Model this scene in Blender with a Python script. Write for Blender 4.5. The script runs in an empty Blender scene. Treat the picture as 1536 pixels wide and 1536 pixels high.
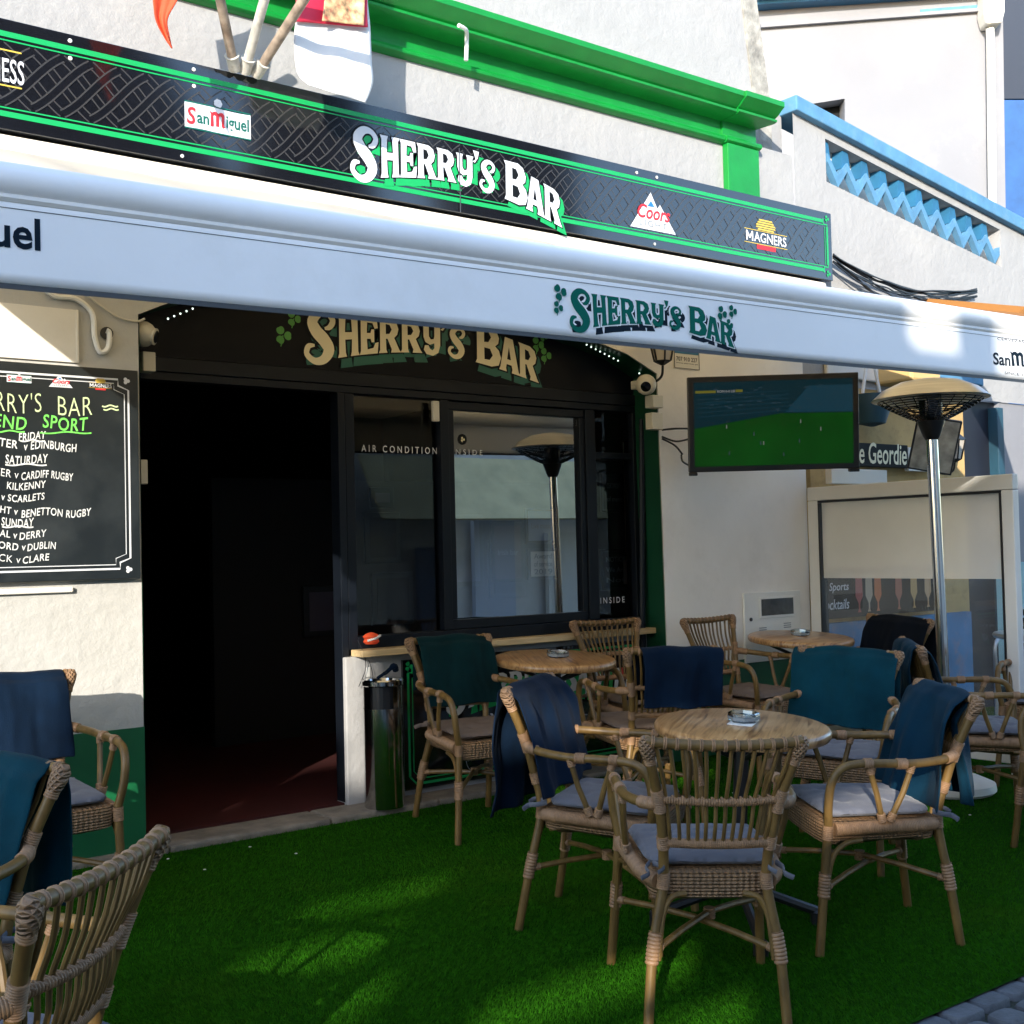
import bpy, bmesh, math, random
import numpy as np
from mathutils import Vector, Matrix, noise
from mathutils.geometry import tessellate_polygon
random.seed(7); rng=np.random.default_rng(5)
scn=bpy.context.scene; COL=scn.collection
R=math.radians

# ---------------------------------------------------------------- camera
F=1818.25; CX=768.0; H=1.42
MX=np.array([[7.94885289e-01,6.67409982e-04,6.06759370e-01],[-6.06311276e-01,3.93141317e-02,7.94255019e-01],[-2.33241240e-02,-9.99226678e-01,3.16548831e-02]])
cd=bpy.data.cameras.new('camera'); cam=bpy.data.objects.new('camera',cd); COL.objects.link(cam)
cd.sensor_width=36; cd.lens=36*F/1536; cd.clip_start=.05; cd.clip_end=500
rx,dn,fw=[Vector(MX[:,i]) for i in range(3)]
cam.matrix_world=Matrix(((rx.x,-dn.x,-fw.x,0),(rx.y,-dn.y,-fw.y,0),(rx.z,-dn.z,-fw.z,H),(0,0,0,1)))
scn.camera=cam
# ---------------------------------------------------------------- sky and sun
SUN=Vector((1.15,1.0,-.48)).normalized()
w=bpy.data.worlds.new('World'); scn.world=w; w.use_nodes=True
nt=w.node_tree; bg=nt.nodes['Background']; sk=nt.nodes.new('ShaderNodeTexSky')
sk.sky_type='NISHITA'; sk.sun_disc=False; sk.ozone_density=2.2; sk.dust_density=.6; sk.sun_elevation=math.asin(-SUN.z); sk.sun_rotation=math.atan2(-SUN.x,-SUN.y)
nt.links.new(sk.outputs[0],bg.inputs[0]); bg.inputs[1].default_value=.15
sl=bpy.data.lights.new('sun','SUN'); sl.energy=2.0; sl.angle=R(.5); sl.color=(1,.93,.82)
so=bpy.data.objects.new('sun',sl); COL.objects.link(so); so.rotation_euler=SUN.to_track_quat('-Z','Y').to_euler()
scn.view_settings.view_transform='Standard'; scn.view_settings.look='None'; scn.view_settings.exposure=2.12; scn.view_settings.gamma=1
scn.cycles.max_bounces=8; scn.cycles.transparent_max_bounces=12

# ---------------------------------------------------------------- pixel -> point helpers (full-size photo pixels)
def ray(px,py): return MX@np.array([px-CX,py-CX,F])
def PY(px,py,Y):
    r=ray(px,py); t=Y/r[1]; return Vector((r[0]*t,Y,H+r[2]*t))
def PX(px,py,X):
    r=ray(px,py); t=X/r[0]; return Vector((X,r[1]*t,H+r[2]*t))
def PD(px,py,d):
    r=ray(px,py)/F; return Vector((r[0]*d,r[1]*d,H+r[2]*d))
SL=.048
def gz(y): return SL*(min(y,5.6)-2.45)
YW=5.22   # facade plane
YF=5.45   # shop front plane

# ---------------------------------------------------------------- materials
def srgb(r,g,b):
    f=lambda c:(c/255/12.92 if c/255<=.04045 else ((c/255+.055)/1.055)**2.4)
    return (f(r),f(g),f(b),1)
MATS={}
def mat(name,col,rough=.6,metal=0,var=0,vscale=4,bump=0,bscale=40,spec=.5,coat=0,sheen=0,dirt=None,dscale=2.0,bdist=.01,stretch=None,detail=6):
    m=bpy.data.materials.new(name); m.use_nodes=True; t=m.node_tree; b=t.nodes['Principled BSDF']
    c=col if len(col)==4 else (*col,1)
    b.inputs['Base Color'].default_value=c; b.inputs['Roughness'].default_value=rough; b.inputs['Metallic'].default_value=metal
    b.inputs['Specular IOR Level'].default_value=spec
    if coat: b.inputs['Coat Weight'].default_value=coat; b.inputs['Coat Roughness'].default_value=.08
    if sheen: b.inputs['Sheen Weight'].default_value=sheen; b.inputs['Sheen Roughness'].default_value=.4
    tc=t.nodes.new('ShaderNodeTexCoord'); src=tc.outputs['Object']
    if stretch:
        mp=t.nodes.new('ShaderNodeMapping'); mp.inputs['Scale'].default_value=stretch; t.links.new(src,mp.inputs[0]); src=mp.outputs[0]
    last=None
    if var:
        n=t.nodes.new('ShaderNodeTexNoise'); n.inputs['Scale'].default_value=vscale; n.inputs['Detail'].default_value=detail; t.links.new(src,n.inputs['Vector'])
        mr=t.nodes.new('ShaderNodeMapRange'); mr.inputs[1].default_value=.3; mr.inputs[2].default_value=.7; mr.inputs[3].default_value=1-var; mr.inputs[4].default_value=1+var
        t.links.new(n.outputs[0],mr.inputs[0])
        mx=t.nodes.new('ShaderNodeMix'); mx.data_type='RGBA'; mx.blend_type='MULTIPLY'; mx.inputs[0].default_value=1; mx.inputs[6].default_value=c
        t.links.new(mr.outputs[0],mx.inputs[7]); last=mx.outputs[2]
    if dirt:
        n2=t.nodes.new('ShaderNodeTexNoise'); n2.inputs['Scale'].default_value=dscale; n2.inputs['Detail'].default_value=10; n2.inputs['Roughness'].default_value=.7; t.links.new(src,n2.inputs['Vector'])
        r2=t.nodes.new('ShaderNodeMapRange'); r2.inputs[1].default_value=.52; r2.inputs[2].default_value=.78; r2.inputs[3].default_value=0; r2.inputs[4].default_value=dirt[3]
        t.links.new(n2.outputs[0],r2.inputs[0])
        m2=t.nodes.new('ShaderNodeMix'); m2.data_type='RGBA'; t.links.new(r2.outputs[0],m2.inputs[0])
        if last: t.links.new(last,m2.inputs[6])
        else: m2.inputs[6].default_value=c
        m2.inputs[7].default_value=(*dirt[:3],1); last=m2.outputs[2]
    if last: t.links.new(last,b.inputs['Base Color'])
    if bump:
        n3=t.nodes.new('ShaderNodeTexNoise'); n3.inputs['Scale'].default_value=bscale; n3.inputs['Detail'].default_value=8; n3.inputs['Roughness'].default_value=.6; t.links.new(src,n3.inputs['Vector'])
        bp=t.nodes.new('ShaderNodeBump'); bp.inputs['Strength'].default_value=bump; bp.inputs['Distance'].default_value=bdist
        t.links.new(n3.outputs[0],bp.inputs['Height']); t.links.new(bp.outputs[0],b.inputs['Normal'])
    MATS[name]=m; return m
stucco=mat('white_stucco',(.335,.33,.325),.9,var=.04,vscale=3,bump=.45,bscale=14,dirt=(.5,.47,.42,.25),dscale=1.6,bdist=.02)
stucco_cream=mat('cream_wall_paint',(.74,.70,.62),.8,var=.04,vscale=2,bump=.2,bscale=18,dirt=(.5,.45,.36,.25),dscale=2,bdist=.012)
smooth_lifted_plaster=mat('smooth_plaster_shade_lift',(.82,.78,.73),.7,var=.05,vscale=2.5,bump=.12,bscale=12,dirt=(.45,.42,.38,.3),dscale=1.8,bdist=.015)  # smoother right wall, coloured brighter to lift the shade under the awning
sunlit_tone_plaster=mat('left_wall_sunlit_tone',(.45,.44,.41),.85,var=.05,vscale=3,bump=.4,bscale=14,dirt=(.36,.34,.30,.3),dscale=1.6,bdist=.02)  # left part of the same facade, its colour toned for falling sun
stucco_grey=mat('bare_render',(.34,.32,.28),.95,var=.3,vscale=14,bump=.8,bscale=50,dirt=(.12,.11,.10,.7),dscale=9)
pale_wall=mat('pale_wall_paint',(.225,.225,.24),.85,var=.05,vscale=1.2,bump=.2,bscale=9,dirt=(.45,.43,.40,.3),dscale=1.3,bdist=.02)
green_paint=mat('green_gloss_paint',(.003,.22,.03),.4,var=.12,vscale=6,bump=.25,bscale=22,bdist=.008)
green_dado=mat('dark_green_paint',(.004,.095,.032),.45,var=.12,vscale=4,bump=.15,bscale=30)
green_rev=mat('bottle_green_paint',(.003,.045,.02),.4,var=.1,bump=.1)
blue_paint=mat('sky_blue_paint',(.085,.225,.37),.75,var=.14,vscale=9,bump=.3,bscale=30,dirt=(.2,.3,.36,.5),dscale=12)
shade_teal=mat('dark_teal_paint',(.012,.055,.085),.6,var=.2)
blue_dark=mat('deep_blue_paint',(.02,.13,.25),.6,var=.15,vscale=6,bump=.1)
black_vinyl=mat('black_sign_vinyl',(.006,.006,.008),.10,spec=1.0,var=.1,coat=.5)
fascia_vinyl=mat('black_fascia_vinyl',(.004,.005,.008),.3,spec=.10,var=.1)
knot_grey=mat('grey_print',(.04,.038,.037),.2,spec=.6)
sign_green=mat('bright_green_print',(.008,.32,.085),.3)
white_print=mat('white_print',(.62,.63,.66),.4)
cream_print=mat('cream_print',(.80,.70,.46),.45)
dgreen_print=mat('dark_green_print',(.0,.10,.075),.4)
teal_print=mat('teal_green_print',(.0,.105,.075),.7,spec=.1)
navy_print=mat('navy_print',(.004,.012,.022),.7,spec=.1)
leaf_print=mat('leaf_green_print',(.08,.30,.05),.5)
black_print=mat('black_print',(.005,.006,.007),.6,spec=.15)
red_print=mat('red_print',(.55,.02,.03),.5)
gold_print=mat('gold_print',(.6,.42,.06),.45)
grey_print=mat('grey_lettering',(.2,.22,.23),.5)
blue_print=mat('blue_print',(.02,.16,.42),.5)
canvas=mat('white_awning_canvas',(.80,.79,.75),.7,var=.03,vscale=2,bump=.12,bscale=300,bdist=.002,spec=.3)
valcloth=mat('white_valance_pvc',(.80,.80,.80),.5,var=.03,vscale=2,dirt=(.58,.57,.53,.3),dscale=2.2,bump=.04,bscale=8,bdist=.02,spec=.4)
hem_dark=mat('dark_hem',(.05,.055,.06),.6)
charcoal=mat('charcoal_aluminium',(.005,.007,.011),.4,var=.1,spec=.2)
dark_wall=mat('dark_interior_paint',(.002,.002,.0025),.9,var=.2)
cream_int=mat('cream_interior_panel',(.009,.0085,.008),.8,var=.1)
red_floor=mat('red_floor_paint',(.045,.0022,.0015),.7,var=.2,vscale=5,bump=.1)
stone=mat('worn_doorstep_stone',(.20,.17,.135),.85,var=.3,vscale=9,bump=.8,bscale=24,dirt=(.08,.075,.06,.7),dscale=5,bdist=.015)
cobble=mat('blue_grey_cobble',(.085,.09,.10),.75,var=.35,vscale=12,bump=.8,bscale=60,bdist=.008)
gap=mat('dark_joint_earth',(.028,.032,.02),.95,var=.4,vscale=20,bump=.6,bscale=70)
ledge_wood=mat('pale_varnished_pine',(.52,.38,.2),.45,var=.2,vscale=6,stretch=(1,14,14),coat=.2)
brown_wood=mat('orange_brown_wood',(.22,.075,.03),.5,var=.25,vscale=5)
alu=mat('white_aluminium',(.66,.64,.60),.4,var=.04,spec=.5)
alu_grey=mat('brushed_aluminium',(.55,.56,.57),.3,metal=.9,var=.08)
steel=mat('polished_steel',(.6,.6,.6),.14,metal=1,var=.06,vscale=3,bump=.03,bscale=6)
steel_dark=mat('dark_steel',(.1,.1,.11),.2,metal=1,var=.1)
steel_br=mat('brushed_steel',(.62,.6,.57),.3,metal=1,var=.12,vscale=3,stretch=(1,1,30))
black_metal=mat('black_powder_coat',(.012,.012,.013),.4)
black_plastic=mat('black_plastic',(.012,.012,.014),.35)
white_plastic=mat('white_plastic',(.72,.71,.67),.45,var=.03)
beige_plastic=mat('beige_plastic',(.55,.52,.44),.5,var=.05)
orange_cloth=mat('orange_flag_cloth',(.80,.10,.03),.7,var=.08,bump=.1)
white_cloth=mat('white_flag_cloth',(.78,.78,.78),.8,var=.03,bump=.15,bscale=12)
red_cloth=mat('red_flag_cloth',(.62,.02,.06),.6,var=.1,bump=.1)
pole_paint=mat('weathered_white_pole',(.5,.48,.43),.6,var=.25,vscale=20,dirt=(.2,.11,.05,.8),dscale=14)
pole_rust=mat('rusty_pole',(.28,.22,.17),.75,var=.4,vscale=18,dirt=(.12,.06,.03,.8),dscale=12)
fleece=lambda n,c:mat(n,c,.9,var=.28,vscale=7,bump=.8,bscale=260,bdist=.003,sheen=.03,spec=.1)
navy=fleece('navy_fleece',(.0025,.010,.025)); navy_d=fleece('dark_navy_fleece',(.002,.0035,.007)); teal=fleece('teal_fleece',(.0015,.030,.045)); dteal=fleece('dark_teal_fleece',(.0012,.0165,.019)); blue_f=fleece('blue_fleece',(.002,.021,.040))
cush=mat('grey_blue_cushion_cloth',(.11,.113,.132),.9,var=.08,vscale=20,bump=.4,bscale=350,bdist=.002,sheen=.15,spec=.2)
cush_b=mat('taupe_cushion_cloth',(.13,.098,.08),.9,var=.08,vscale=20,bump=.4,bscale=350,bdist=.002,spec=.2)
cane=mat('olive_brown_cane',(.135,.078,.023),.42,var=.35,vscale=9,stretch=(3,3,1),spec=.35)
wrapm=mat('tan_rattan_wrap',(.25,.14,.068),.55,var=.25,vscale=40)
def weave_mat():
    m=mat('woven_rattan',(.235,.13,.058),.6,var=.2,vscale=40); t=m.node_tree; b=t.nodes['Principled BSDF']
    tc=t.nodes.new('ShaderNodeTexCoord')
    mp=t.nodes.new('ShaderNodeMapping'); mp.inputs['Rotation'].default_value=(0,0,R(45)); t.links.new(tc.outputs['Object'],mp.inputs[0])
    w1=t.nodes.new('ShaderNodeTexWave'); w1.wave_type='BANDS'; w1.bands_direction='X'; w1.inputs['Scale'].default_value=17; t.links.new(tc.outputs['Object'],w1.inputs[0])
    w2=t.nodes.new('ShaderNodeTexWave'); w2.bands_direction='Z'; w2.inputs['Scale'].default_value=30; w2.inputs['Distortion'].default_value=1.5; w2.inputs['Detail Scale'].default_value=6; t.links.new(tc.outputs['Object'],w2.inputs[0])
    w3=t.nodes.new('ShaderNodeTexWave'); w3.bands_direction='Y'; w3.inputs['Scale'].default_value=17; t.links.new(tc.outputs['Object'],w3.inputs[0])
    a=t.nodes.new('ShaderNodeMath'); a.operation='MULTIPLY'; t.links.new(w1.outputs[1],a.inputs[0]); t.links.new(w3.outputs[1],a.inputs[1])
    a2=t.nodes.new('ShaderNodeMath'); a2.operation='ADD'; t.links.new(a.outputs[0],a2.inputs[0]); t.links.new(w2.outputs[1],a2.inputs[1])
    bp=t.nodes.new('ShaderNodeBump'); bp.inputs['Strength'].default_value=1; bp.inputs['Distance'].default_value=.006; t.links.new(a2.outputs[0],bp.inputs['Height']); t.links.new(bp.outputs[0],b.inputs['Normal'])
    return m
weave=weave_mat()
def braid_mat():
    m=mat('braided_rattan',(.27,.155,.08),.6,var=.15,vscale=40); t=m.node_tree; b=t.nodes['Principled BSDF']
    tc=t.nodes.new('ShaderNodeTexCoord'); outs=[]
    for a in (42,-42):
        mp=t.nodes.new('ShaderNodeMapping'); mp.inputs['Rotation'].default_value=(0,R(a),0); t.links.new(tc.outputs['Object'],mp.inputs[0])
        w1=t.nodes.new('ShaderNodeTexWave'); w1.bands_direction='X'; w1.inputs['Scale'].default_value=28; t.links.new(mp.outputs[0],w1.inputs[0]); outs.append(w1.outputs[1])
    a=t.nodes.new('ShaderNodeMath'); a.operation='MAXIMUM'; t.links.new(outs[0],a.inputs[0]); t.links.new(outs[1],a.inputs[1])
    bp=t.nodes.new('ShaderNodeBump'); bp.inputs['Strength'].default_value=1; bp.inputs['Distance'].default_value=.008; t.links.new(a.outputs[0],bp.inputs['Height']); t.links.new(bp.outputs[0],b.inputs['Normal'])
    return m
braid=braid_mat()
def wood_top():
    m=mat('varnished_acacia',(.42,.25,.11),.3,coat=.2); t=m.node_tree; b=t.nodes['Principled BSDF']
    tc=t.nodes.new('ShaderNodeTexCoord'); mp=t.nodes.new('ShaderNodeMapping'); mp.inputs['Scale'].default_value=(1.2,14,6); t.links.new(tc.outputs['Object'],mp.inputs[0])
    n=t.nodes.new('ShaderNodeTexNoise'); n.inputs['Scale'].default_value=3; n.inputs['Detail'].default_value=9; n.inputs['Distortion'].default_value=1.2; t.links.new(mp.outputs[0],n.inputs[0])
    cr=t.nodes.new('ShaderNodeValToRGB'); e=cr.color_ramp.elements; e[0].position=.3; e[0].color=(.12,.05,.018,1); e[1].position=.72; e[1].color=(.46,.28,.13,1); x=e.new(.5); x.color=(.35,.19,.075,1)
    t.links.new(n.outputs[0],cr.inputs[0]); t.links.new(cr.outputs[0],b.inputs['Base Color'])
    bp=t.nodes.new('ShaderNodeBump'); bp.inputs['Strength'].default_value=.15; bp.inputs['Distance'].default_value=.003; t.links.new(n.outputs[0],bp.inputs['Height']); t.links.new(bp.outputs[0],b.inputs['Normal'])
    return m
tabletop_m=wood_top()
def glass_mat(name,refl=.1,tint=(1,1,1),rough=0,haze=0):
    m=bpy.data.materials.new(name); m.use_nodes=True; t=m.node_tree; t.nodes.clear()
    o=t.nodes.new('ShaderNodeOutputMaterial'); tr=t.nodes.new('ShaderNodeBsdfTransparent'); tr.inputs[0].default_value=(*tint,1)
    gl=t.nodes.new('ShaderNodeBsdfGlossy'); gl.inputs['Roughness'].default_value=rough; lw=t.nodes.new('ShaderNodeFresnel'); lw.inputs['IOR'].default_value=1.5
    ad=t.nodes.new('ShaderNodeMath'); ad.operation='ADD'; ad.use_clamp=True; ad.inputs[1].default_value=refl; t.links.new(lw.outputs[0],ad.inputs[0])
    mx=t.nodes.new('ShaderNodeMixShader'); t.links.new(ad.outputs[0],mx.inputs[0]); t.links.new(tr.outputs[0],mx.inputs[1]); t.links.new(gl.outputs[0],mx.inputs[2]); last=mx
    if haze:
        df=t.nodes.new('ShaderNodeBsdfDiffuse'); df.inputs[0].default_value=(.55,.55,.53,1); m2=t.nodes.new('ShaderNodeMixShader')
        n=t.nodes.new('ShaderNodeTexNoise'); n.inputs['Scale'].default_value=2.5; mr=t.nodes.new('ShaderNodeMapRange'); mr.inputs[3].default_value=haze*.6; mr.inputs[4].default_value=haze*1.4; t.links.new(n.outputs[0],mr.inputs[0])
        t.links.new(mr.outputs[0],m2.inputs[0]); t.links.new(mx.outputs[0],m2.inputs[1]); t.links.new(df.outputs[0],m2.inputs[2]); last=m2
    t.links.new(last.outputs[0],o.inputs[0]); return m
glass=glass_mat('window_glass',.0); glass_r=glass_mat('reflective_window_glass',.30); glass_clear=glass_mat('screen_glass',.02,haze=.12); glass_ash=glass_mat('ashtray_glass',.12,(.85,.9,.9))
def frosted():
    m=mat('frosted_film',(.80,.77,.72),.25,var=.10,vscale=1.4); b=m.node_tree.nodes['Principled BSDF']; b.inputs['Alpha'].default_value=.80; return m
frost=frosted()
def emit(name,col,s):
    m=bpy.data.materials.new(name); m.use_nodes=True; b=m.node_tree.nodes['Principled BSDF']; b.inputs['Base Color'].default_value=(.005,.005,.005,1); b.inputs['Roughness'].default_value=.35; b.inputs['Specular IOR Level'].default_value=.12
    b.inputs['Emission Color'].default_value=(*col,1); b.inputs['Emission Strength'].default_value=s; return m

# ---------------------------------------------------------------- mesh helpers
def catmull(pts,n=6,closed=False):
    P=[Vector(p) for p in pts]; out=[]; L=len(P); segs=L if closed else L-1
    for i in range(segs):
        if closed: a,b,c,d=P[i-1],P[i],P[(i+1)%L],P[(i+2)%L]
        else: a=P[max(i-1,0)];b=P[i];c=P[i+1];d=P[min(i+2,L-1)]
        for k in range(n):
            t=k/n; out.append(.5*((2*b)+(c-a)*t+(2*a-5*b+4*c-d)*t*t+(3*b-a-3*c+d)*t**3))
    if not closed: out.append(P[-1])
    return out
def resample(pts,step):
    P=[Vector(p) for p in pts]; d=[0]
    for i in range(1,len(P)): d.append(d[-1]+(P[i]-P[i-1]).length)
    n=max(2,int(d[-1]/step)+1); out=[]; j=0
    for k in range(n):
        s=d[-1]*k/(n-1)
        while j<len(P)-2 and d[j+1]<s: j+=1
        f=(s-d[j])/max(1e-9,d[j+1]-d[j]); out.append(P[j].lerp(P[j+1],min(1,f)))
    return out
class MB:
    def __init__(s): s.v=[]; s.f=[]
    def add(s,vs,fs):
        o=len(s.v); s.v+= [tuple(v) for v in vs]; s.f+=[tuple(i+o for i in f) for f in fs]; return s
    def box(s,x0,x1,y0,y1,z0,z1,M=None):
        vs=[Vector((x,y,z)) for x in(x0,x1) for y in(y0,y1) for z in(z0,z1)]
        if M: vs=[M@v for v in vs]
        return s.add(vs,[(0,1,3,2),(4,6,7,5),(0,4,5,1),(2,3,7,6),(0,2,6,4),(1,5,7,3)])
    def tube(s,pts,r,seg=10,cap=True,flat=1):
        P=[Vector(p) for p in pts]; n=len(P); rr=r if isinstance(r,(list,tuple)) else [r]*n
        T=[(P[min(i+1,n-1)]-P[max(i-1,0)]).normalized() for i in range(n)]
        up=Vector((0,0,1)) if abs(T[0].z)<.9 else Vector((1,0,0))
        N=(up-T[0]*up.dot(T[0])).normalized(); vs=[]; fs=[]
        for i in range(n):
            N=(N-T[i]*N.dot(T[i])).normalized(); B=T[i].cross(N)
            for k in range(seg):
                a=2*math.pi*k/seg; vs.append(P[i]+(N*math.cos(a)+B*math.sin(a)*flat)*rr[i])
        for i in range(n-1):
            for k in range(seg):
                a=i*seg+k; b=i*seg+(k+1)%seg; fs.append((a,b,b+seg,a+seg))
        if cap: fs.append(tuple(range(seg-1,-1,-1))); fs.append(tuple((n-1)*seg+k for k in range(seg)))
        return s.add(vs,fs)
    def coil(s,pts,r,amp=.0022,pitch=.0055,seg=10):
        P=resample(pts,pitch/3); return s.tube(P,[r+amp*(abs(math.sin(math.pi*i/3))-.4) for i in range(len(P))],seg)
    def rings(s,pts,r,n,h=.006,rr=None,seg=10):
        # n small raised wraps along the path
        P=resample(pts,.004); m=len(P)
        for i in range(n):
            c=int((i+.5)/n*(m-1)); a=max(0,c-1); b=min(m-1,c+1)
            s.tube([P[a],P[c],P[b]],[r*.92,r,r*.92],seg)
        return s
    def lathe(s,prof,c=(0,0,0),seg=24,M=None,cap=True):
        vs=[];fs=[];n=len(prof)
        for r,z in prof:
            for k in range(seg):
                a=2*math.pi*k/seg; v=Vector((c[0]+r*math.cos(a),c[1]+r*math.sin(a),c[2]+z)); vs.append(M@v if M else v)
        for i in range(n-1):
            for k in range(seg):
                a=i*seg+k;b=i*seg+(k+1)%seg; fs.append((a,b,b+seg,a+seg))
        if cap: fs.append(tuple(range(seg-1,-1,-1))); fs.append(tuple((n-1)*seg+k for k in range(seg)))
        return s.add(vs,fs)
    def ball(s,c,r,seg=14,sz=(1,1,1),M=None):
        pr=[(max(1e-4,r*math.sin(math.pi*i/8))*1,-r*math.cos(math.pi*i/8)*sz[2]) for i in range(9)]
        o=MB(); o.lathe(pr,(0,0,0),seg)
        vs=[Vector((v[0]*sz[0],v[1]*sz[1],v[2])) for v in o.v]
        if M: vs=[M@v for v in vs]
        return s.add([v+Vector(c) for v in vs],o.f)
    def flat(s,outer,holes,fn):
        # filled 2D polygon with holes, mapped by fn(u,v)
        loops=[[Vector((p[0],p[1],0)) for p in outer]]+[[Vector((p[0],p[1],0)) for p in h] for h in holes]
        tri=tessellate_polygon(loops); al=[p for l in loops for p in l]
        vs=[Vector(fn(p.x,p.y)) for p in al]; fs=[]
        for t in tri:
            fs.append(t)
        return s.add(vs,fs)
    def slab(s,outer,fn,fn2):
        # closed prism between two maps of a 2D outline
        n=len(outer); tri=tessellate_polygon([[Vector((p[0],p[1],0)) for p in outer]])
        vs=[fn(*p[:2]) for p in outer]+[fn2(*p[:2]) for p in outer]
        fs=[t for t in tri]+[tuple(i+n for i in reversed(t)) for t in tri]+[(i,(i+1)%n,n+(i+1)%n,n+i) for i in range(n)]
        return s.add(vs,fs)
    def ribbon(s,pts2,w,fn):
        n=len(pts2); vs=[]; fs=[]
        for i in range(n):
            a=Vector(pts2[max(i-1,0)]);b=Vector(pts2[min(i+1,n-1)]); d=(b-a).normalized(); q=Vector((-d.y,d.x))*w/2; p=Vector(pts2[i])
            vs+= [fn(*(p+q)),fn(*(p-q))]
        for i in range(n-1): fs.append((2*i,2*i+1,2*i+3,2*i+2))
        return s.add(vs,fs)
    def build(s,name,m,parent=None,smooth=False,bevel=0,loc=None,fix=True):
        me=bpy.data.meshes.new(name); me.from_pydata(s.v,[],s.f)
        if fix:
            bm=bmesh.new(); bm.from_mesh(me); bmesh.ops.recalc_face_normals(bm,faces=bm.faces); bm.to_mesh(me); bm.free()
        me.materials.append(m)
        if smooth:
            for p in me.polygons: p.use_smooth=True
            try: me.set_sharp_from_angle(angle=R(38))
            except Exception: pass
        o=bpy.data.objects.new(name,me); COL.objects.link(o)
        if parent: o.parent=parent
        if loc: o.location=loc
        if bevel:
            b=o.modifiers.new('bevel','BEVEL'); b.width=bevel; b.segments=2; b.limit_method='ANGLE'; b.angle_limit=R(40)
        return o
def tag(o,label,cat,group=None,kind=None):
    if label: o['label']=label
    if cat: o['category']=cat
    if group: o['group']=group
    if kind: o['kind']=kind
    return o
def thing(name,label,cat,loc=(0,0,0),rz=0,group=None):
    o=bpy.data.objects.new(name,None); COL.objects.link(o); o.location=loc; o.rotation_euler=(0,0,rz); o.empty_display_size=.1
    return tag(o,label,cat,group)
def struct(o): o['kind']='structure'; return o
# ---------------------------------------------------------------- lettering helpers
_tc={}
def text2d(body,off=0.0,shear=0.0,space=1.0):
    k=(body,off,shear,space)
    if k in _tc: return _tc[k]
    c=bpy.data.curves.new('lettering','FONT'); c.body=body; c.size=1; c.offset=off; c.shear=shear; c.space_character=space; c.resolution_u=3
    o=bpy.data.objects.new('lettering',c); COL.objects.link(o); bpy.context.view_layer.update()
    me=bpy.data.meshes.new_from_object(o.evaluated_get(bpy.context.evaluated_depsgraph_get()))
    vs=[tuple(v.co[:2]) for v in me.vertices]; fs=[tuple(p.vertices) for p in me.polygons]
    bpy.data.objects.remove(o); bpy.data.curves.remove(c); bpy.data.meshes.remove(me)
    x0=min(v[0] for v in vs);x1=max(v[0] for v in vs);y0=min(v[1] for v in vs);y1=max(v[1] for v in vs)
    _tc[k]=([((v[0]-x0)/(x1-x0),(v[1]-y0)/(y1-y0)) for v in vs],fs,(x1-x0)/(y1-y0)); return _tc[k]
BLACK_M=[(0,0),(.2,0),(.23,.1),(.2,.7),(.28,.78),(.38,.7),(.38,.05),(.6,.05),(.6,.7),(.68,.78),(.78,.7),(.76,.12),(.86,0),(1,.08),(1,.16),(.94,.16),(.97,.85),(.85,1),(.68,1),(.55,.9),(.42,1),(.25,1),(.12,.9),(0,1.02),(-.02,.9),(.04,.8)]
BOLD_M=[(0,0),(.2,0),(.2,.6),(.42,.25),(.58,.25),(.8,.6),(.8,0),(1,0),(1,1),(.82,1),(.5,.5),(.18,1),(0,1)]
def put_poly(mb,o,u0,u1,v0,v1,fn): mb.flat([(u0+(u1-u0)*a,v0+(v1-v0)*b) for a,b in o],[],lambda a,b:fn(a,b))
def put_san(mb,u0,u1,v0,v1,fn):
    w=u1-u0;h=v1-v0; put_text(mb,'San',u0,u0+.33*w,v0+.10*h,v0+.80*h,fn,off=.022,shear=.1); put_poly(mb,BLACK_M,u0+.35*w,u0+.60*w,v0+.14*h,v0+.98*h,fn); put_text(mb,'iguel',u0+.625*w,u1,v0-.06*h,v0+h,fn,off=.022)
def put_text(mb,body,u0,u1,v0,v1,fn,off=.01,shear=0,space=1.0,warp=None):
    if body=='MAGNERS': put_poly(mb,BOLD_M,u0,u0+.17*(u1-u0),v0,v1,fn); u0+=.19*(u1-u0); body='AGNERS'
    if 'M' in body: off=min(off,0)
    vs,fs,_=text2d(body,off,shear,space); out=[]
    for a,b in vs:
        if warp: a,b=warp(a,b)
        out.append(fn(u0+(u1-u0)*a,v0+(v1-v0)*b))
    mb.add(out,fs)
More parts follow.
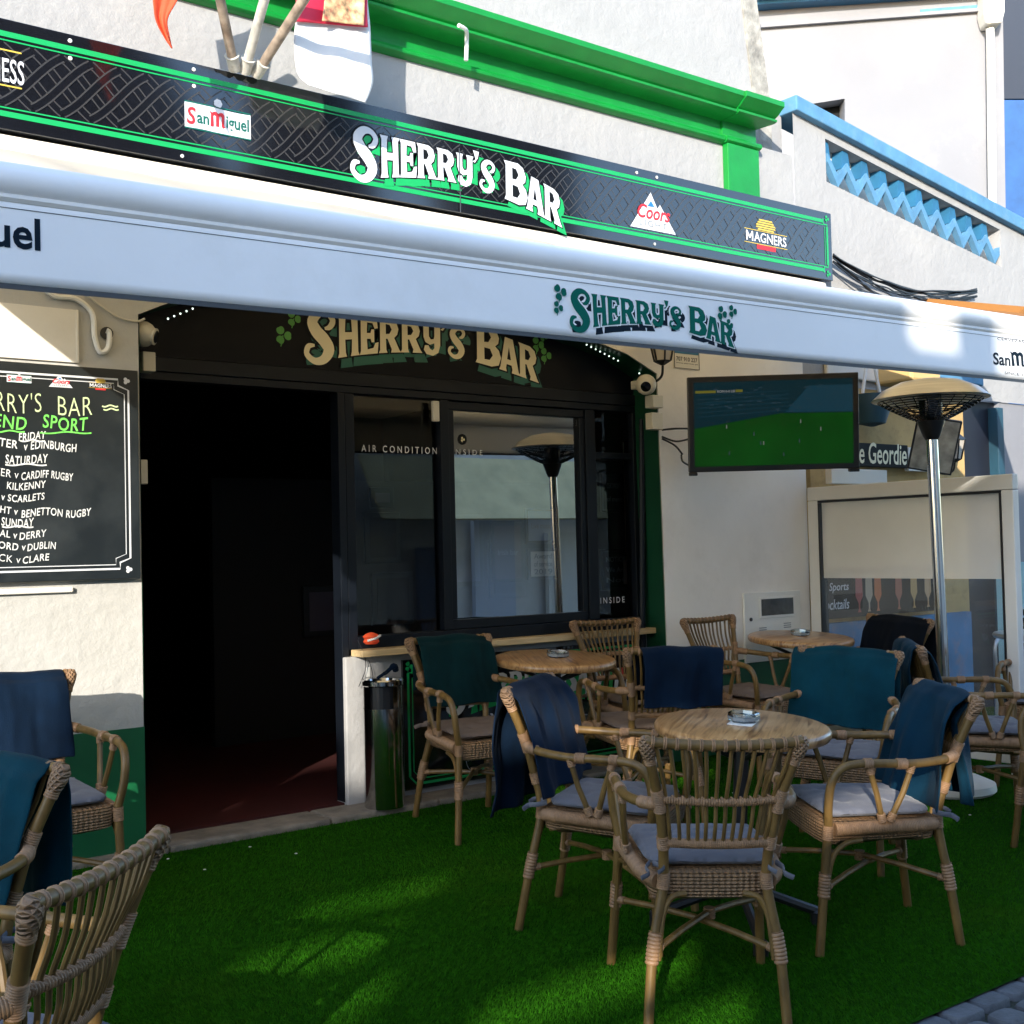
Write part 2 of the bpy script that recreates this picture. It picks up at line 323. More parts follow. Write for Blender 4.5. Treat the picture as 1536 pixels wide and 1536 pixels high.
# groovy slab-serif capitals, one outline each (unit height)
def sm(pts,n=4): return [(p.x,p.y) for p in catmull([(x,y,0) for x,y in pts],n,True)]
def stroke(cl,n=5):
    c=catmull([(x,y,w) for x,y,w in cl],n); L=[];Rr=[]
    for i,p in enumerate(c):
        a=c[max(i-1,0)];b=c[min(i+1,len(c)-1)]; d=Vector((b.x-a.x,b.y-a.y)).normalized(); q=Vector((-d.y,d.x))*p.z/2
        L.append((p.x+q.x,p.y+q.y)); Rr.append((p.x-q.x,p.y-q.y))
    return L+Rr[::-1]
GLY={
'H':(.8,[(0,0),(.33,0),(.29,.1),(.275,.42),(.525,.42),(.51,.1),(.47,0),(.8,0),(.75,.1),(.74,.9),(.8,1),(.47,1),(.51,.9),(.53,.6),(.27,.6),(.29,.9),(.33,1),(0,1),(.06,.9),(.05,.1)],[]),
'E':(.72,[(0,0),(.68,0),(.72,.32),(.6,.3),(.52,.16),(.3,.13),(.28,.42),(.42,.42),(.46,.32),(.56,.32),(.56,.68),(.46,.68),(.42,.58),(.28,.58),(.3,.87),(.5,.86),(.58,.7),(.7,.72),(.66,1),(0,1),(.06,.9),(.05,.1)],[]),
'R':(.84,[(0,0),(.33,0),(.29,.1),(.28,.42),(.34,.42),(.5,.1),(.47,0),(.86,0),(.78,.1),(.6,.45),(.72,.55),(.77,.72),(.7,.91),(.5,1),(0,1),(.06,.9),(.05,.1)],[[(.28,.56),(.42,.57),(.51,.7),(.43,.84),(.28,.86)]]),
'Y':(.78,[(0,1),(.31,1),(.27,.9),(.27,.58),(.34,.48),(.46,.5),(.49,.6),(.49,.9),(.45,1),(.78,1),(.73,.9),(.72,.3),(.64,.06),(.42,-.06),(.16,-.02),(.05,.12),(.1,.27),(.24,.28),(.3,.17),(.4,.12),(.48,.2),(.48,.36),(.3,.3),(.12,.38),(.05,.55),(.05,.9)],[]),
'B':(.8,[(0,0),(.5,0),(.72,.08),(.8,.28),(.74,.45),(.62,.53),(.72,.62),(.75,.76),(.66,.94),(.48,1),(0,1),(.06,.9),(.05,.1)],[[(.28,.14),(.44,.15),(.54,.28),(.46,.43),(.28,.44)],[(.28,.58),(.41,.59),(.5,.72),(.42,.85),(.28,.86)]]),
'A':(.88,[(0,0),(.32,0),(.29,.1),(.32,.22),(.53,.22),(.56,.1),(.53,0),(.88,0),(.82,.1),(.6,1),(.27,1),(.06,.1)],[[(.345,.37),(.505,.37),(.43,.74)]]),
'S':(.8,stroke([(.50,.66,.05),(.62,.70,.11),(.69,.83,.13),(.57,.95,.11),(.37,.94,.16),(.22,.78,.23),(.30,.60,.26),(.48,.44,.27),(.59,.26,.25),(.47,.07,.18),(.26,.02,.13),(.08,.14,.12),(.12,.29,.11),(.26,.32,.05)]),[]),
"'":(.3,[(.0,.72),(.14,.8),(.03,1.04),(.3,1.04),(.24,.85),(.1,.7)],[]),
}
LAY=[('S',0,1.0,1.0),('H',.80,.62,.9),('E',1.32,.66,.9),('R',1.79,.69,.9),('R',2.34,.71,.9),('Y',2.9,.74,.9),("'",3.38,.8,.9),('S',3.56,.76,.9),('B',4.32,.92,1.0),('A',4.98,.72,.95),('R',5.55,.7,.95)]
def groovy(expand=0.0):
    W=6.15; out=[]
    def arch(u): return .42*math.sin(math.pi*min(1,max(0,u)))**1.0
    for ch,x,h,wd in LAY:
        wdt,o,hs=GLY[ch]
        def mp(p):
            uu=(x+p[0]*wd*(.72 if ch not in 'SB' else .9 if ch=='B' else 1.0 if x==0 else .72))/W; b=arch(uu)
            top=1.08-.28*max(0,uu-.78)/.22; bt=b-.05
            hh=h if ch in "S" and x==0 else (top-bt)*(.86 if ch!='B' else 1.0)
            base=bt if not(ch=='S' and x==0) else 0
            if ch=="'": hh=.72; base=bt+.0
            return (uu*W,base+p[1]*hh)
        for src in [o]:
            o2=[mp(p) for p in src]; h2=[[mp(p) for p in h_] for h_ in hs]
        if expand:
            ar=sum(o2[i][0]*o2[(i+1)%len(o2)][1]-o2[(i+1)%len(o2)][0]*o2[i][1] for i in range(len(o2))); sg=-1 if ar>0 else 1
            e=[]
            for i in range(len(o2)):
                a=Vector(o2[i-1]);b=Vector(o2[i]);c=Vector(o2[(i+1)%len(o2)]); d=((c-b).normalized()+(b-a).normalized())
                d=d.normalized() if d.length>1e-6 else Vector((1,0)); q=Vector((-d.y,d.x))*sg*expand; e.append((b.x+q.x,b.y+q.y))
            o2=e; h2=[]
        out.append((o2,h2))
    return out,W
def put_groovy(parent,fn,layers):
    # layers: (name, material, dx, dy, expand, lift)
    for name,m,dx,dy,ex,lift in layers:
        gl,W=groovy(ex); mb=MB()
        for i,(o,h) in enumerate(gl):
            mb.flat(o,h,lambda u,v,i=i:fn((u+dx)/W,v+dy,lift+.00015*(i%2)))
        mb.build(name,m,parent,fix=False)
def shamrock(mb,cx,cy,r,fn,ang=0.4):
    for k in range(3):
        a=ang+math.pi/2+k*2*math.pi/3; c=(cx+r*.55*math.cos(a),cy+r*.55*math.sin(a)); pts=[]
        for j in range(16):
            t=2*math.pi*j/16; q=.42*r*(1-.28*max(0,math.cos(t))**6); pts.append((c[0]+q*math.cos(a+t),c[1]+q*math.sin(a+t)))
        mb.flat(pts,[],lambda u,v,k=k:fn(u,v,.0002*k))
    mb.ribbon([(cx,cy),(cx-.1*r,cy-.6*r),(cx-.25*r,cy-1.1*r)],r*.12,lambda u,v:fn(u,v,.0008))
# canvas lets some light through
def translucent(m,tint,f):
    t=m.node_tree; b=t.nodes['Principled BSDF']; o=[n for n in t.nodes if n.type=='OUTPUT_MATERIAL'][0]
    tr=t.nodes.new('ShaderNodeBsdfTranslucent'); tr.inputs[0].default_value=(*tint,1); mx=t.nodes.new('ShaderNodeMixShader'); mx.inputs[0].default_value=f
    t.links.new(b.outputs[0],mx.inputs[1]); t.links.new(tr.outputs[0],mx.inputs[2]); t.links.new(mx.outputs[0],o.inputs[0])
translucent(canvas,(.95,.80,.56),.58); translucent(orange_cloth,(.8,.12,.03),.3); translucent(white_cloth,(.8,.8,.8),.15)
# ================================================================ GROUND
def ground_sheet(name,x0,x1,y0,y1,m,lift,n=1):
    mb=MB(); mb.add([(x0,y0,gz(y0)+lift),(x1,y0,gz(y0)+lift),(x1,y1,gz(y1)+lift),(x0,y1,gz(y1)+lift)],[(0,1,2,3)]); return mb.build(name,m)
mb=MB()
ys=[-60,-4.4,5.6,60]
mb.add([(x,y,gz(max(y,-4.4))-.03) for y in ys for x in(-70,90)],[(2*i,2*i+1,2*i+3,2*i+2) for i in range(3)])
struct(mb.build('ground',gap))
mb=MB()
for i in range(42):
    for j in range(18):
        cx=1.0+i*.152+(j%2)*.076+random.uniform(-.01,.01); cy=.045+j*.126+random.uniform(-.008,.008)
        if cy>2.24: continue
        hw=.067+random.uniform(-.007,.006); hh=.055+random.uniform(-.006,.005); rot=random.uniform(-.12,.12); zt=gz(cy)-.006+random.uniform(-.005,.004)
        ring=lambda s,z:[(cx+s*(hw*math.copysign(abs(math.cos(a))**.5,math.cos(a))*math.cos(rot)-hh*math.copysign(abs(math.sin(a))**.5,math.sin(a))*math.sin(rot)),cy+s*(hw*math.copysign(abs(math.cos(a))**.5,math.cos(a))*math.sin(rot)+hh*math.copysign(abs(math.sin(a))**.5,math.sin(a))*math.cos(rot)),z) for a in [2*math.pi*k/12 for k in range(12)]]
        vs=ring(1,zt-.03)+ring(.97,zt-.006)+ring(.9,zt)+[(cx,cy,zt+.002)]
        fs=[]
        for q in range(2):
            for k in range(12): fs.append((q*12+k,q*12+(k+1)%12,q*12+12+(k+1)%12,q*12+12+k))
        for k in range(12): fs.append((24+k,24+(k+1)%12,36))
        mb.add(vs,fs)
struct(mb.build('cobbled_street',cobble,smooth=True))
turf_base=mat('turf_backing',(.008,.045,.001),.95,var=.3,vscale=30,spec=.03)
struct(ground_sheet('turf_mat',-2.5,8.6,2.20,5.24,turf_base,0.0))
turf=mat('turf_blades',(.017,.092,.0015),.8,var=.5,vscale=40,spec=.08,detail=3,dirt=(.055,.12,.006,.65),dscale=1.1)
translucent(turf,(.045,.19,.002),.25)
def blades(n,x0,x1,y0,y1):
    x=rng.uniform(x0,x1,n); y=rng.uniform(y0,y1,n); z=SL*(y-2.45)
    a=rng.uniform(0,2*np.pi,n); wd=rng.uniform(.0012,.0022,n); h=rng.uniform(.006,.014,n); la=rng.uniform(0,2*np.pi,n); ln=rng.uniform(0,.010,n)+.004
    # combed patches: lean follows a slow field
    la=np.where(rng.random(n)<.6, 1.2+1.3*np.sin(x*2.1+np.sin(y*3))+rng.normal(0,.5,n), la)
    v=np.empty((n,3,3)); c,s=np.cos(a)*wd,np.sin(a)*wd
    v[:,0]=np.stack([x-c,y-s,z],1); v[:,1]=np.stack([x+c,y+s,z],1); v[:,2]=np.stack([x+np.cos(la)*ln,y+np.sin(la)*ln,z+h],1); return v.reshape(-1,3)
V=np.concatenate([blades(150000,.6,4.4,2.21,4.1),blades(330000,.6,7.4,2.21,5.23)]); nt_=len(V)//3
me=bpy.data.meshes.new('artificial_turf'); me.vertices.add(len(V)); me.vertices.foreach_set('co',V.ravel()); me.loops.add(len(V)); me.loops.foreach_set('vertex_index',np.arange(len(V),dtype=np.int32))
me.polygons.add(nt_); me.polygons.foreach_set('loop_start',np.arange(0,len(V),3,dtype=np.int32)); me.polygons.foreach_set('loop_total',np.full(nt_,3,dtype=np.int32)); me.update(); me.validate(); me.materials.append(turf)
o=bpy.data.objects.new('artificial_turf',me); COL.objects.link(o); tag(o,'short green artificial turf carpet covering the terrace','turf',kind='stuff')
# scraps of litter on the turf
for px,py in [(375,1271),(252,1289),(444,1281),(307,1305),(1100,1190),(967,1231),(1455,1223)]:
    t=(-SL*2.45-H+.016)/(ray(px,py)[2]-SL*ray(px,py)[1]); p=Vector((*(ray(px,py)[:2]*t),H+ray(px,py)[2]*t))
    mb=MB(); mb.lathe([(.0005,0),(.006,.001),(.007,.003),(.0005,.005)],(0,0,0),7); o=mb.build('paper_scrap',white_plastic,loc=p); tag(o,'tiny white scrap of litter lying on the green turf','litter','white scraps of litter dotted over the turf')

# ================================================================ BAR BUILDING
bar=thing('bar_building','white stuccoed bar building with green cornice, dark shopfront and open doorway','building',(3.5,YW,0)); 
def bp(mb,name,m,**k):
    o=mb.build(name,m,**k); o.parent=bar; o.location=o.location-Vector(bar.location) if not k.get('parent') else o.location; return o
ARCH=[(1.935,2.50),(2.05,2.555),(2.3,2.65),(2.8,2.73),(3.5,2.76),(4.1,2.72),(4.5,2.64),(4.87,2.56),(5.108,2.46)]
def wallmap(Y): return lambda u,v:Vector((u,Y,v))
XR=6.42
mb=MB()
def chunk(poly,m_): m_.slab(poly,wallmap(YW),wallmap(YW+.28))
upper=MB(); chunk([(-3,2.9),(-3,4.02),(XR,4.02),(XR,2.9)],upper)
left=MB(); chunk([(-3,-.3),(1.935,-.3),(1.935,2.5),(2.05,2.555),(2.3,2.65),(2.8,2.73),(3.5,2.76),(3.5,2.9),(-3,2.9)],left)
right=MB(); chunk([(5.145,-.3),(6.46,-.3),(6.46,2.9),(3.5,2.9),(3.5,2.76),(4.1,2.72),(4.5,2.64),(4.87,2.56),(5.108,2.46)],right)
bp(upper,'wall',stucco); bp(left,'wall',sunlit_tone_plaster); bp(right,'wall',smooth_lifted_plaster)  # one facade in three tones that even out sun and awning shade
# attic parapet above the cornice with a bare rendered edge strip
mb=MB(); mb.slab([(-3,4.02),(6.16,4.02),(6.16,4.36),(5.99,5.6),(-3,5.6)],wallmap(YW+.10),wallmap(YW+.38)); bp(mb,'attic_wall',stucco)
mb=MB(); mb.slab([(6.163,4.02),(6.33,4.02),(6.32,4.40),(6.13,5.6),(5.993,5.6),(6.163,4.36)],wallmap(YW+.09),wallmap(YW+.37)); bp(mb,'bare_edge',stucco_grey)
mb=MB(); mb.box(6.33,XR+.02,YW+.1,YW+.3,4.02,4.33); bp(mb,'end_wall',stucco)
# cornice
prof=[(0,3.965),(.03,3.97),(.045,3.982),(.048,3.995),(.04,4.01),(.02,4.018),(.006,4.022),(.006,4.112),(.13,4.122),(.15,4.13),(.152,4.143),(.135,4.152),(.16,4.165),(.195,4.195),(.215,4.208),(.215,4.24),(0,4.262)]
def cornice(x0,x1,add,ret):
    m_=MB(); n=len(prof); vs=[]
    for d,z in prof: dd=d+add if d>0 else 0; vs.append((x0,YW-dd,z))
    for d,z in prof: dd=d+add if d>0 else 0; vs.append((x1+(min(dd,.16)*ret),YW-dd,z))
    fs=[(i,i+1,n+i+1,n+i) for i in range(n-1)]+[tuple(range(n))]+[tuple(reversed(range(n,2*n)))]
    m_.add(vs,fs); return m_
bp(cornice(-3,5.72,0,0),'cornice',green_paint,smooth=True); bp(cornice(5.723,6.03,.015,.30),'cornice',green_paint,smooth=True)
mb=MB(); mb.box(-3,6.0,YW-.02,YW+.1,4.262,4.31); bp(mb,'cornice_cap',stucco_grey)
mb=MB(); mb.box(5.735,6.03,YW-.05,YW-.001,2.9,3.968); bp(mb,'pilaster',green_paint,bevel=.006)
# dado
mb=MB(); mb.box(-3,1.938,YW-.004,YW-.0005,-.25,.688); bp(mb,'dado',green_dado)
mb=MB(); mb.box(5.146,6.45,YW-.004,YW-.0005,-.25,.70); bp(mb,'dado',green_dado)
# reveal of the shopfront recess
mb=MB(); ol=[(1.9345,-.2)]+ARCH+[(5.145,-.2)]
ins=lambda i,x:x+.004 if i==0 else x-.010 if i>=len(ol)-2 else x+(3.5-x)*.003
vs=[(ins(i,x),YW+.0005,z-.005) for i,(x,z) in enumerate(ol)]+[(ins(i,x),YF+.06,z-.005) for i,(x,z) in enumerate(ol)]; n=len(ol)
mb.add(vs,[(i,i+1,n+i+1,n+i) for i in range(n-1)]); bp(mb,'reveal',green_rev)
# interior room
mb=MB()
X0,X1,Y0,Y1,Z0,Z1=.6,6.4,YF+.12,10.5,.168,2.78
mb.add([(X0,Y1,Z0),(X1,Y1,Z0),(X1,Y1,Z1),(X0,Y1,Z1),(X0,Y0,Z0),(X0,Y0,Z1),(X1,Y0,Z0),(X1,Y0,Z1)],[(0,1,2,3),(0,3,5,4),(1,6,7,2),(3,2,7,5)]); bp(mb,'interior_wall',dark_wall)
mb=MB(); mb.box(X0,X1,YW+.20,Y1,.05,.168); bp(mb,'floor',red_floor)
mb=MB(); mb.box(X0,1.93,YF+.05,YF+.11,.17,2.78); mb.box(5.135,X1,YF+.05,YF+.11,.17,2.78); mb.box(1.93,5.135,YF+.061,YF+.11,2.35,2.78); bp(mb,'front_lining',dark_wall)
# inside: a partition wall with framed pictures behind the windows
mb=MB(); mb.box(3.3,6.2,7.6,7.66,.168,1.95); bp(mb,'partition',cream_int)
door=MB(); door.box(1.98,2.02,5.6,6.5,.18,2.2); do=bp(door,'door',charcoal,bevel=.004)
hd=MB(); hd.tube([(2.03,6.40,1.05),(2.07,6.40,1.05),(2.07,6.30,1.05)],.009); hd.tube([(2.07,6.40,.95),(2.07,6.40,1.2)],.012); hh=hd.build('handle',steel,parent=do,smooth=True)
# shopfront frame
fy0,fy1=YF-.035,YF+.045
def rail(m_,x0,x1,z0,z1,d=0): m_.box(x0,x1,fy0-d,fy1,z0,z1)
fr=MB()
rail(fr,1.937,5.128,2.285,2.352,.006); rail(fr,1.94,5.125,2.245,2.2835)
rail(fr,3.035,3.075,.17,2.2435,.003); rail(fr,3.078,3.13,.935,2.2435)
rail(fr,3.665,3.72,1.0,2.2435); rail(fr,4.70,4.775,1.0,2.2435); rail(fr,5.08,5.127,1.0,2.2435)
rail(fr,3.132,5.127,.935,.998)
rail(fr,1.937,1.975,.17,2.2435)
bp(fr,'shopfront_frame',charcoal,bevel=.003)
tr=MB(); tr.box(4.777,5.078,fy0+.005,fy1,1.955,1.995); bp(tr,'transom',charcoal,bevel=.003)
sw=MB()
for b_ in [(3.722,4.698,2.195,2.24),(3.722,4.698,1.0,1.05),(3.722,3.76,1.052,2.193),(4.66,4.698,1.052,2.193)]: sw.box(b_[0],b_[1],fy0+.012,fy1-.02,b_[2],b_[3])
swo=bp(sw,'sliding_window',charcoal,bevel=.003)
def pane(x0,x1,z0,z1,y,m_=glass): 
    q=MB(); q.add([(x0,y,z0),(x1,y,z0),(x1,y,z1),(x0,y,z1)],[(0,1,2,3)]); return bp(q,'window_pane',m_)
pane(3.13,3.665,.998,2.243,YF+.01); pane(3.755,4.664,1.045,2.198,YF+.005,glass_r); pane(4.775,5.08,.998,1.957,YF+.01); pane(4.775,5.08,1.993,2.243,YF+.01)
# low wall, ledge, doorstep
mb=MB(); mb.box(3.037,5.127,5.385,YF+.05,.12,.90); bp(mb,'low_wall',stucco,bevel=.006)
mb=MB(); mb.box(3.085,5.127,5.30,YF-.037,.901,.935); bp(mb,'window_ledge',ledge_wood,bevel=.004)
mb=MB()
for i,(a,b) in enumerate([(1.6,2.03),(2.034,2.83),(2.834,3.45),(3.455,4.3),(4.305,5.12)]): mb.box(a,b,YW-.03-random.uniform(0,.012),YW+.197,.02,.163-random.uniform(0,.004))
st=bp(mb,'doorstep',stone,bevel=.012)
# fascia panel with the bar's name
mb=MB(); mb.slab([(1.94,2.355)]+[(x,min(z,9)-.004) for x,z in ARCH]+[(5.12,2.355)],wallmap(YF-.03),wallmap(YF-.008)); fas=bp(mb,'fascia_panel',fascia_vinyl)
L0=Vector(bar.location)
def rel(fn): return lambda *a:fn(*a)-L0
xa,xb=PY(455,560,YF-.03).x,PY(808,560,YF-.03).x; zb=PY(480,541,YF-.03).z
put_groovy(fas,lambda u,v,l=0:Vector((xa+(xb-xa)*u,YF-.032-l,zb-.01+.265*v)),[('lettering_shadow',dgreen_print,.10,-.16,.05,0),('lettering_edge',black_print,0,0,.05,.0012),('lettering',cream_print,0,0,0,.0024)])
mb=MB()
for px,py,r in [(424,503,14),(440,478,12),(806,517,14),(818,533,13),(815,505,9)]:
    c=PY(px,py,YF-.03); shamrock(mb,c.x,c.z,r*.0037,lambda u,v,l=0:Vector((u,YF-.0325-l,v)),.5)
mb.build('shamrock',leaf_print,parent=fas,fix=False)
# window lettering
mb=MB(); F_=rel(lambda u,v:Vector((u,YF+.006,v)))
a=PY(543,672,YF);b=PY(656,674,YF); put_text(mb,'AIR CONDITION',a.x,b.x,a.z-.018,a.z+.018,F_,space=1.6,off=.005)
G_=rel(lambda u,v:Vector((u,YF+.001,v))); a2=PY(678,675,YF);b2=PY(724,676,YF); put_text(mb,'INSIDE',a2.x,b2.x,a.z-.016,a.z+.014,G_,space=1.6,off=.0)
a=PY(888,902,YF);b=PY(938,901,YF); put_text(mb,'D INSIDE',a.x,b.x,a.z-.018,a.z+.018,F_,space=1.5,off=.005)
lo=mb.build('window_lettering',white_print,parent=bar,fix=False)
mb=MB(); c=PY(694,659,YF); mb.flat([(c.x+.03*math.cos(t*.35),c.z+.03*math.sin(t*.35)) for t in range(18)],[],rel(lambda u,v:Vector((u,YF+.002,v)))); so_=mb.build('window_sticker',black_print,parent=bar,fix=False)
mb=MB(); shamrock(mb,c.x,c.z,.016,rel(lambda u,v,l=0:Vector((u,YF+.0006-l,v)))); mb.build('shamrock',cream_print,parent=so_,fix=False)
mb=MB(); c=PY(867,634,YF); mb.flat([(c.x-.012,c.z-.02),(c.x+.012,c.z-.02),(c.x+.012,c.z+.02),(c.x-.012,c.z+.02)],[],rel(lambda u,v:Vector((u,YF+.001,v)))); mb.build('window_sticker',white_print,parent=bar,fix=False)
# sensor strips
for px,py,Y in [(653,617,YF-.04),(214,708,YW+.10)]:
    c=PY(px,py,Y); mb=MB(); mb.box(-.02,.02,-.012,.012,-.055,.055); o=mb.build('door_sensor',beige_plastic,bevel=.004,loc=c); tag(o,'small cream door sensor beside the '+('dark window top' if px>500 else 'doorway edge'),'sensor')
# pictures on the partition behind the windows
pf=mat('picture_frame_black',(.01,.01,.012),.4)
pics=[(4.5,4.7,1.75,1.9),(4.45,4.75,1.35,1.72),(3.95,4.35,.85,1.2),(4.5,4.85,.9,1.28),(5.1,5.5,1.15,1.7),(5.55,5.9,1.05,1.5)]
for i,(a,b,c,d) in enumerate(pics):
    mb=MB(); mb.box(a,b,7.57,7.597,c,d); o=mb.build('framed_picture',pf,bevel=.004); tag(o,'dark framed notice hanging on the wall inside the window','picture','framed notices hanging inside the window')
    mb=MB(); mb.box(a+.04,b-.04,7.566,7.569,c+.04,d-.04); q=mb.build('print',cream_int if i%2 else mat('dim_print',(.07,.06,.09),.5)); q.parent=o
def notice(x0,x1,z0,z1,y,label,texts,paper,ink,frame=True):
    t=thing('framed_notice',label,'notice',((x0+x1)/2,y,z0)); L=Vector(t.location)
    q=MB(); q.box(x0-L.x,x1-L.x,0,.02,0,z1-z0); q.build('frame',pf,parent=t,bevel=.003)
    q=MB(); q.box(x0-L.x+.018,x1-L.x-.018,-.002,-.0005,.018,z1-z0-.018); q.build('paper',paper,parent=t)
    q=MB(); n=len(texts)
    for i,s in enumerate(texts):
        zc=(z1-z0)*(1-(i+1)/(n+1)); put_text(q,s,x0-L.x+.04,x1-L.x-.04,zc-.016,zc+.016,lambda u,v:Vector((u,-.0035,v)),off=.008)
    q.build('lettering',ink,parent=t,fix=False); return t
a=PY(902,709,5.75);b=PY(940,768,5.75); notice(a.x,b.x,b.z,a.z,5.75,'framed certificate hung high inside the narrow right window',['CERTIFICATE','of merit'],cream_int,grey_print)
a=PY(901,824,5.75);b=PY(945,884,5.75); notice(a.x,b.x,b.z,a.z,5.75,'black notice board reading NOTICE We Are inside the right window',['NOTICE','We Are','Not'],black_print,grey_print)
c=PY(948,858,5.62); mb=MB(); mb.box(-.03,.03,0,.05,-.075,.075); o=mb.build('switch_box',beige_plastic,bevel=.004,loc=c); tag(o,'cream electrical box hanging inside the right end window','box')
mb=MB(); mb.box(-.025,.025,0,.04,-.5,.35); o=mb.build('cable_trunking',beige_plastic,loc=PY(947,745,5.66)); tag(o,'vertical cream cable trunking inside the right end window','trunking')
for nm_,(px0,px1,py0,py1),lab_,tx_ in [('a',(792,836,823,868),'framed white certificate standing inside the middle window pane',['Award','of service','2019']),('b',(788,834,762,815),'pale blue framed print above the certificate inside the middle pane',['Live music']),('c',(737,786,784,872),'dark framed print with a rosy disc inside the middle pane',['Irish bar'])]:
    a=PY(px0,py0,5.62);b=PY(px1,py1,5.62); q_=notice(a.x,b.x,b.z,a.z,5.62,lab_,tx_,{'a':white_plastic,'b':mat('pale_blue_print_paper',(.25,.32,.45),.6),'c':mat('dark_rosy_paper',(.06,.03,.035),.6)}[nm_],grey_print)
# orange object on the sill inside, folded chair leg inside doorway
t=thing('ornament','small orange and white ornament standing on the window ledge','ornament',PY(557,966,YF-.08)); 
mb=MB(); mb.lathe([(.03,0),(.042,.012),(.036,.026),(.045,.038),(.03,.052),(.012,.058),(.001,.06)],(0,0,0),9); mb.build('body',orange_cloth,parent=t,smooth=True); mb=MB(); mb.tube([(-.04,-.03,.02),(0,-.047,.03),(.036,-.03,.042)],.006,6); mb.build('stripe',white_plastic,parent=t,smooth=True)
t=thing('wooden_easel','dark orange wooden easel legs standing just inside the doorway','easel',(2.12,5.85,.168)); mb=MB(); mb.tube([(-.02,0,0),(-.2,.0,.62)],.018,6); mb.build('leg',brown_wood,parent=t); mb=MB(); mb.tube([(-.38,.02,0),(-.2,.02,.62)],.018,6); mb.build('leg',brown_wood,parent=t); mb=MB(); mb.tube([(-.36,.0,.08),(-.05,.0,.08)],.014,6); mb.build('rail',brown_wood,parent=t)

# ================================================================ NEIGHBOURING BUILDINGS
nb=thing('terrace_building','white neighbour building with sky blue coping and zigzag lattice parapet','building',(7.8,YW,0)); LN=Vector(nb.location)
def npart(mb,name,m,**k): o=mb.build(name,m,**k); o.location=-LN; o.parent=nb; return o
c0=PY(1188,168,YW);c1=PY(1536,352,YW); sl_=(c1.z-c0.z)/(c1.x-c0.x)
T=lambda x:c0.z+sl_*(x-c0.x)   # underside of coping
NX0=XR+.022; NX1=9.75
l0,l1=6.78,8.95
mb=MB(); hole=[(l0,T(l0)-.36),(l1,T(l1)-.36),(l1,T(l1)-.06),(l0,T(l0)-.06)]
W_=wallmap(YW+.004); mb.flat([(NX0,2.5),(NX1,2.5),(NX1,T(NX1)),(NX0,T(NX0))],[hole],W_)
mb.add([W_(*p) for p in hole]+[wallmap(YW+.12)(*p) for p in hole],[(i,(i+1)%4,4+(i+1)%4,4+i) for i in range(4)]); npart(mb,'parapet_wall',stucco)
mb=MB(); mb.slab([(l0-.05,T(l0)-.45),(l1+.05,T(l1)-.45),(l1+.05,T(l1)-.03),(l0-.05,T(l0)-.03)],wallmap(YW+.125),wallmap(YW+.2)); npart(mb,'lattice_backing',stucco_cream)
mb=MB(); mb.slab([(NX0-.02,T(NX0)+.002),(NX1,T(NX1)+.002),(NX1,T(NX1)+.105),(NX0-.02,T(NX0)+.105)],wallmap(YW-.05),wallmap(YW+.22)); npart(mb,'coping',blue_paint,bevel=.008)
NZ=10; zz=MB(); dx=(l1-l0)/NZ
for i in range(NZ):
    x=l0+i*dx; pk=(x+dx*.15,T(x)-.165); vl=(x+dx*.65,T(x+dx*.65)-.325); nx=(x+dx*1.15,T(x+dx)-.165); h=.05
    for a,b in((pk,vl),(vl,nx)):
        if b[0]>l1: b=(l1,a[1]+(b[1]-a[1])*(l1-a[0])/(b[0]-a[0]))
        zz.slab([(a[0],a[1]-.05 if a is pk else a[1]-.028),(b[0],b[1]-.028 if b is vl else b[1]-.05),(b[0],b[1]+(.055 if b is vl else .012)),(a[0],a[1]+(.012 if a is pk else .055))],wallmap(YW+.012+.002*(a is vl)),wallmap(YW+.06))
    db=MB(); db.slab([(pk[0]-.05,pk[1]-.03),(pk[0]+.055,pk[1]-.03),(pk[0]+.03,pk[1]+.10),(pk[0]-.03,pk[1]+.10)],wallmap(YW+.03),wallmap(YW+.118)); npart(db,'lattice_block',blue_dark)
npart(zz,'lattice_zigzag',blue_paint)
ochre=mat('ochre_wall_paint',(.5,.33,.13),.85,var=.15,vscale=3,bump=.2,dirt=(.2,.1,.05,.6),dscale=8)
mb=MB(); mb.box(6.53,8.36,YW+.02,YW+.25,-.2,2.499); npart(mb,'lower_wall',ochre)
mb=MB(); mb.box(8.86,NX1,YW+.02,YW+.25,-.2,2.499); npart(mb,'right_wall',pale_wall)
mb=MB(); mb.box(8.362,8.86,YW+.06,YW+.10,-.2,2.499); npart(mb,'door',mat('dark_doorway_tone',(.006,.008,.016),.6,var=.2))  # dark door with the doorway's inner shade put into its colour
mb=MB(); mb.box(8.77,8.858,YW-.02,YW+.07,-.2,2.45); npart(mb,'door_frame',shade_teal,bevel=.005)
mb=MB(); mb.box(6.55,8.3,YW-.03,YW+.019,-.1,.88); npart(mb,'blue_dado',mat('mottled_blue_paint',(.03,.17,.36),.6,var=.3,vscale=4,dirt=(.35,.2,.1,.7),dscale=5))
mb=MB(); mb.slab([(6.68,2.86),(8.55,2.72),(8.55,2.60),(6.68,2.68)],wallmap(YW-.05),wallmap(YW+.003)); npart(mb,'moulding',blue_paint,bevel=.01)
mb=MB(); mb.slab([(6.68,2.67),(8.55,2.59),(8.55,2.51),(6.68,2.56)],wallmap(YW-.03),wallmap(YW+.002)); npart(mb,'moulding',stucco_cream,bevel=.01)
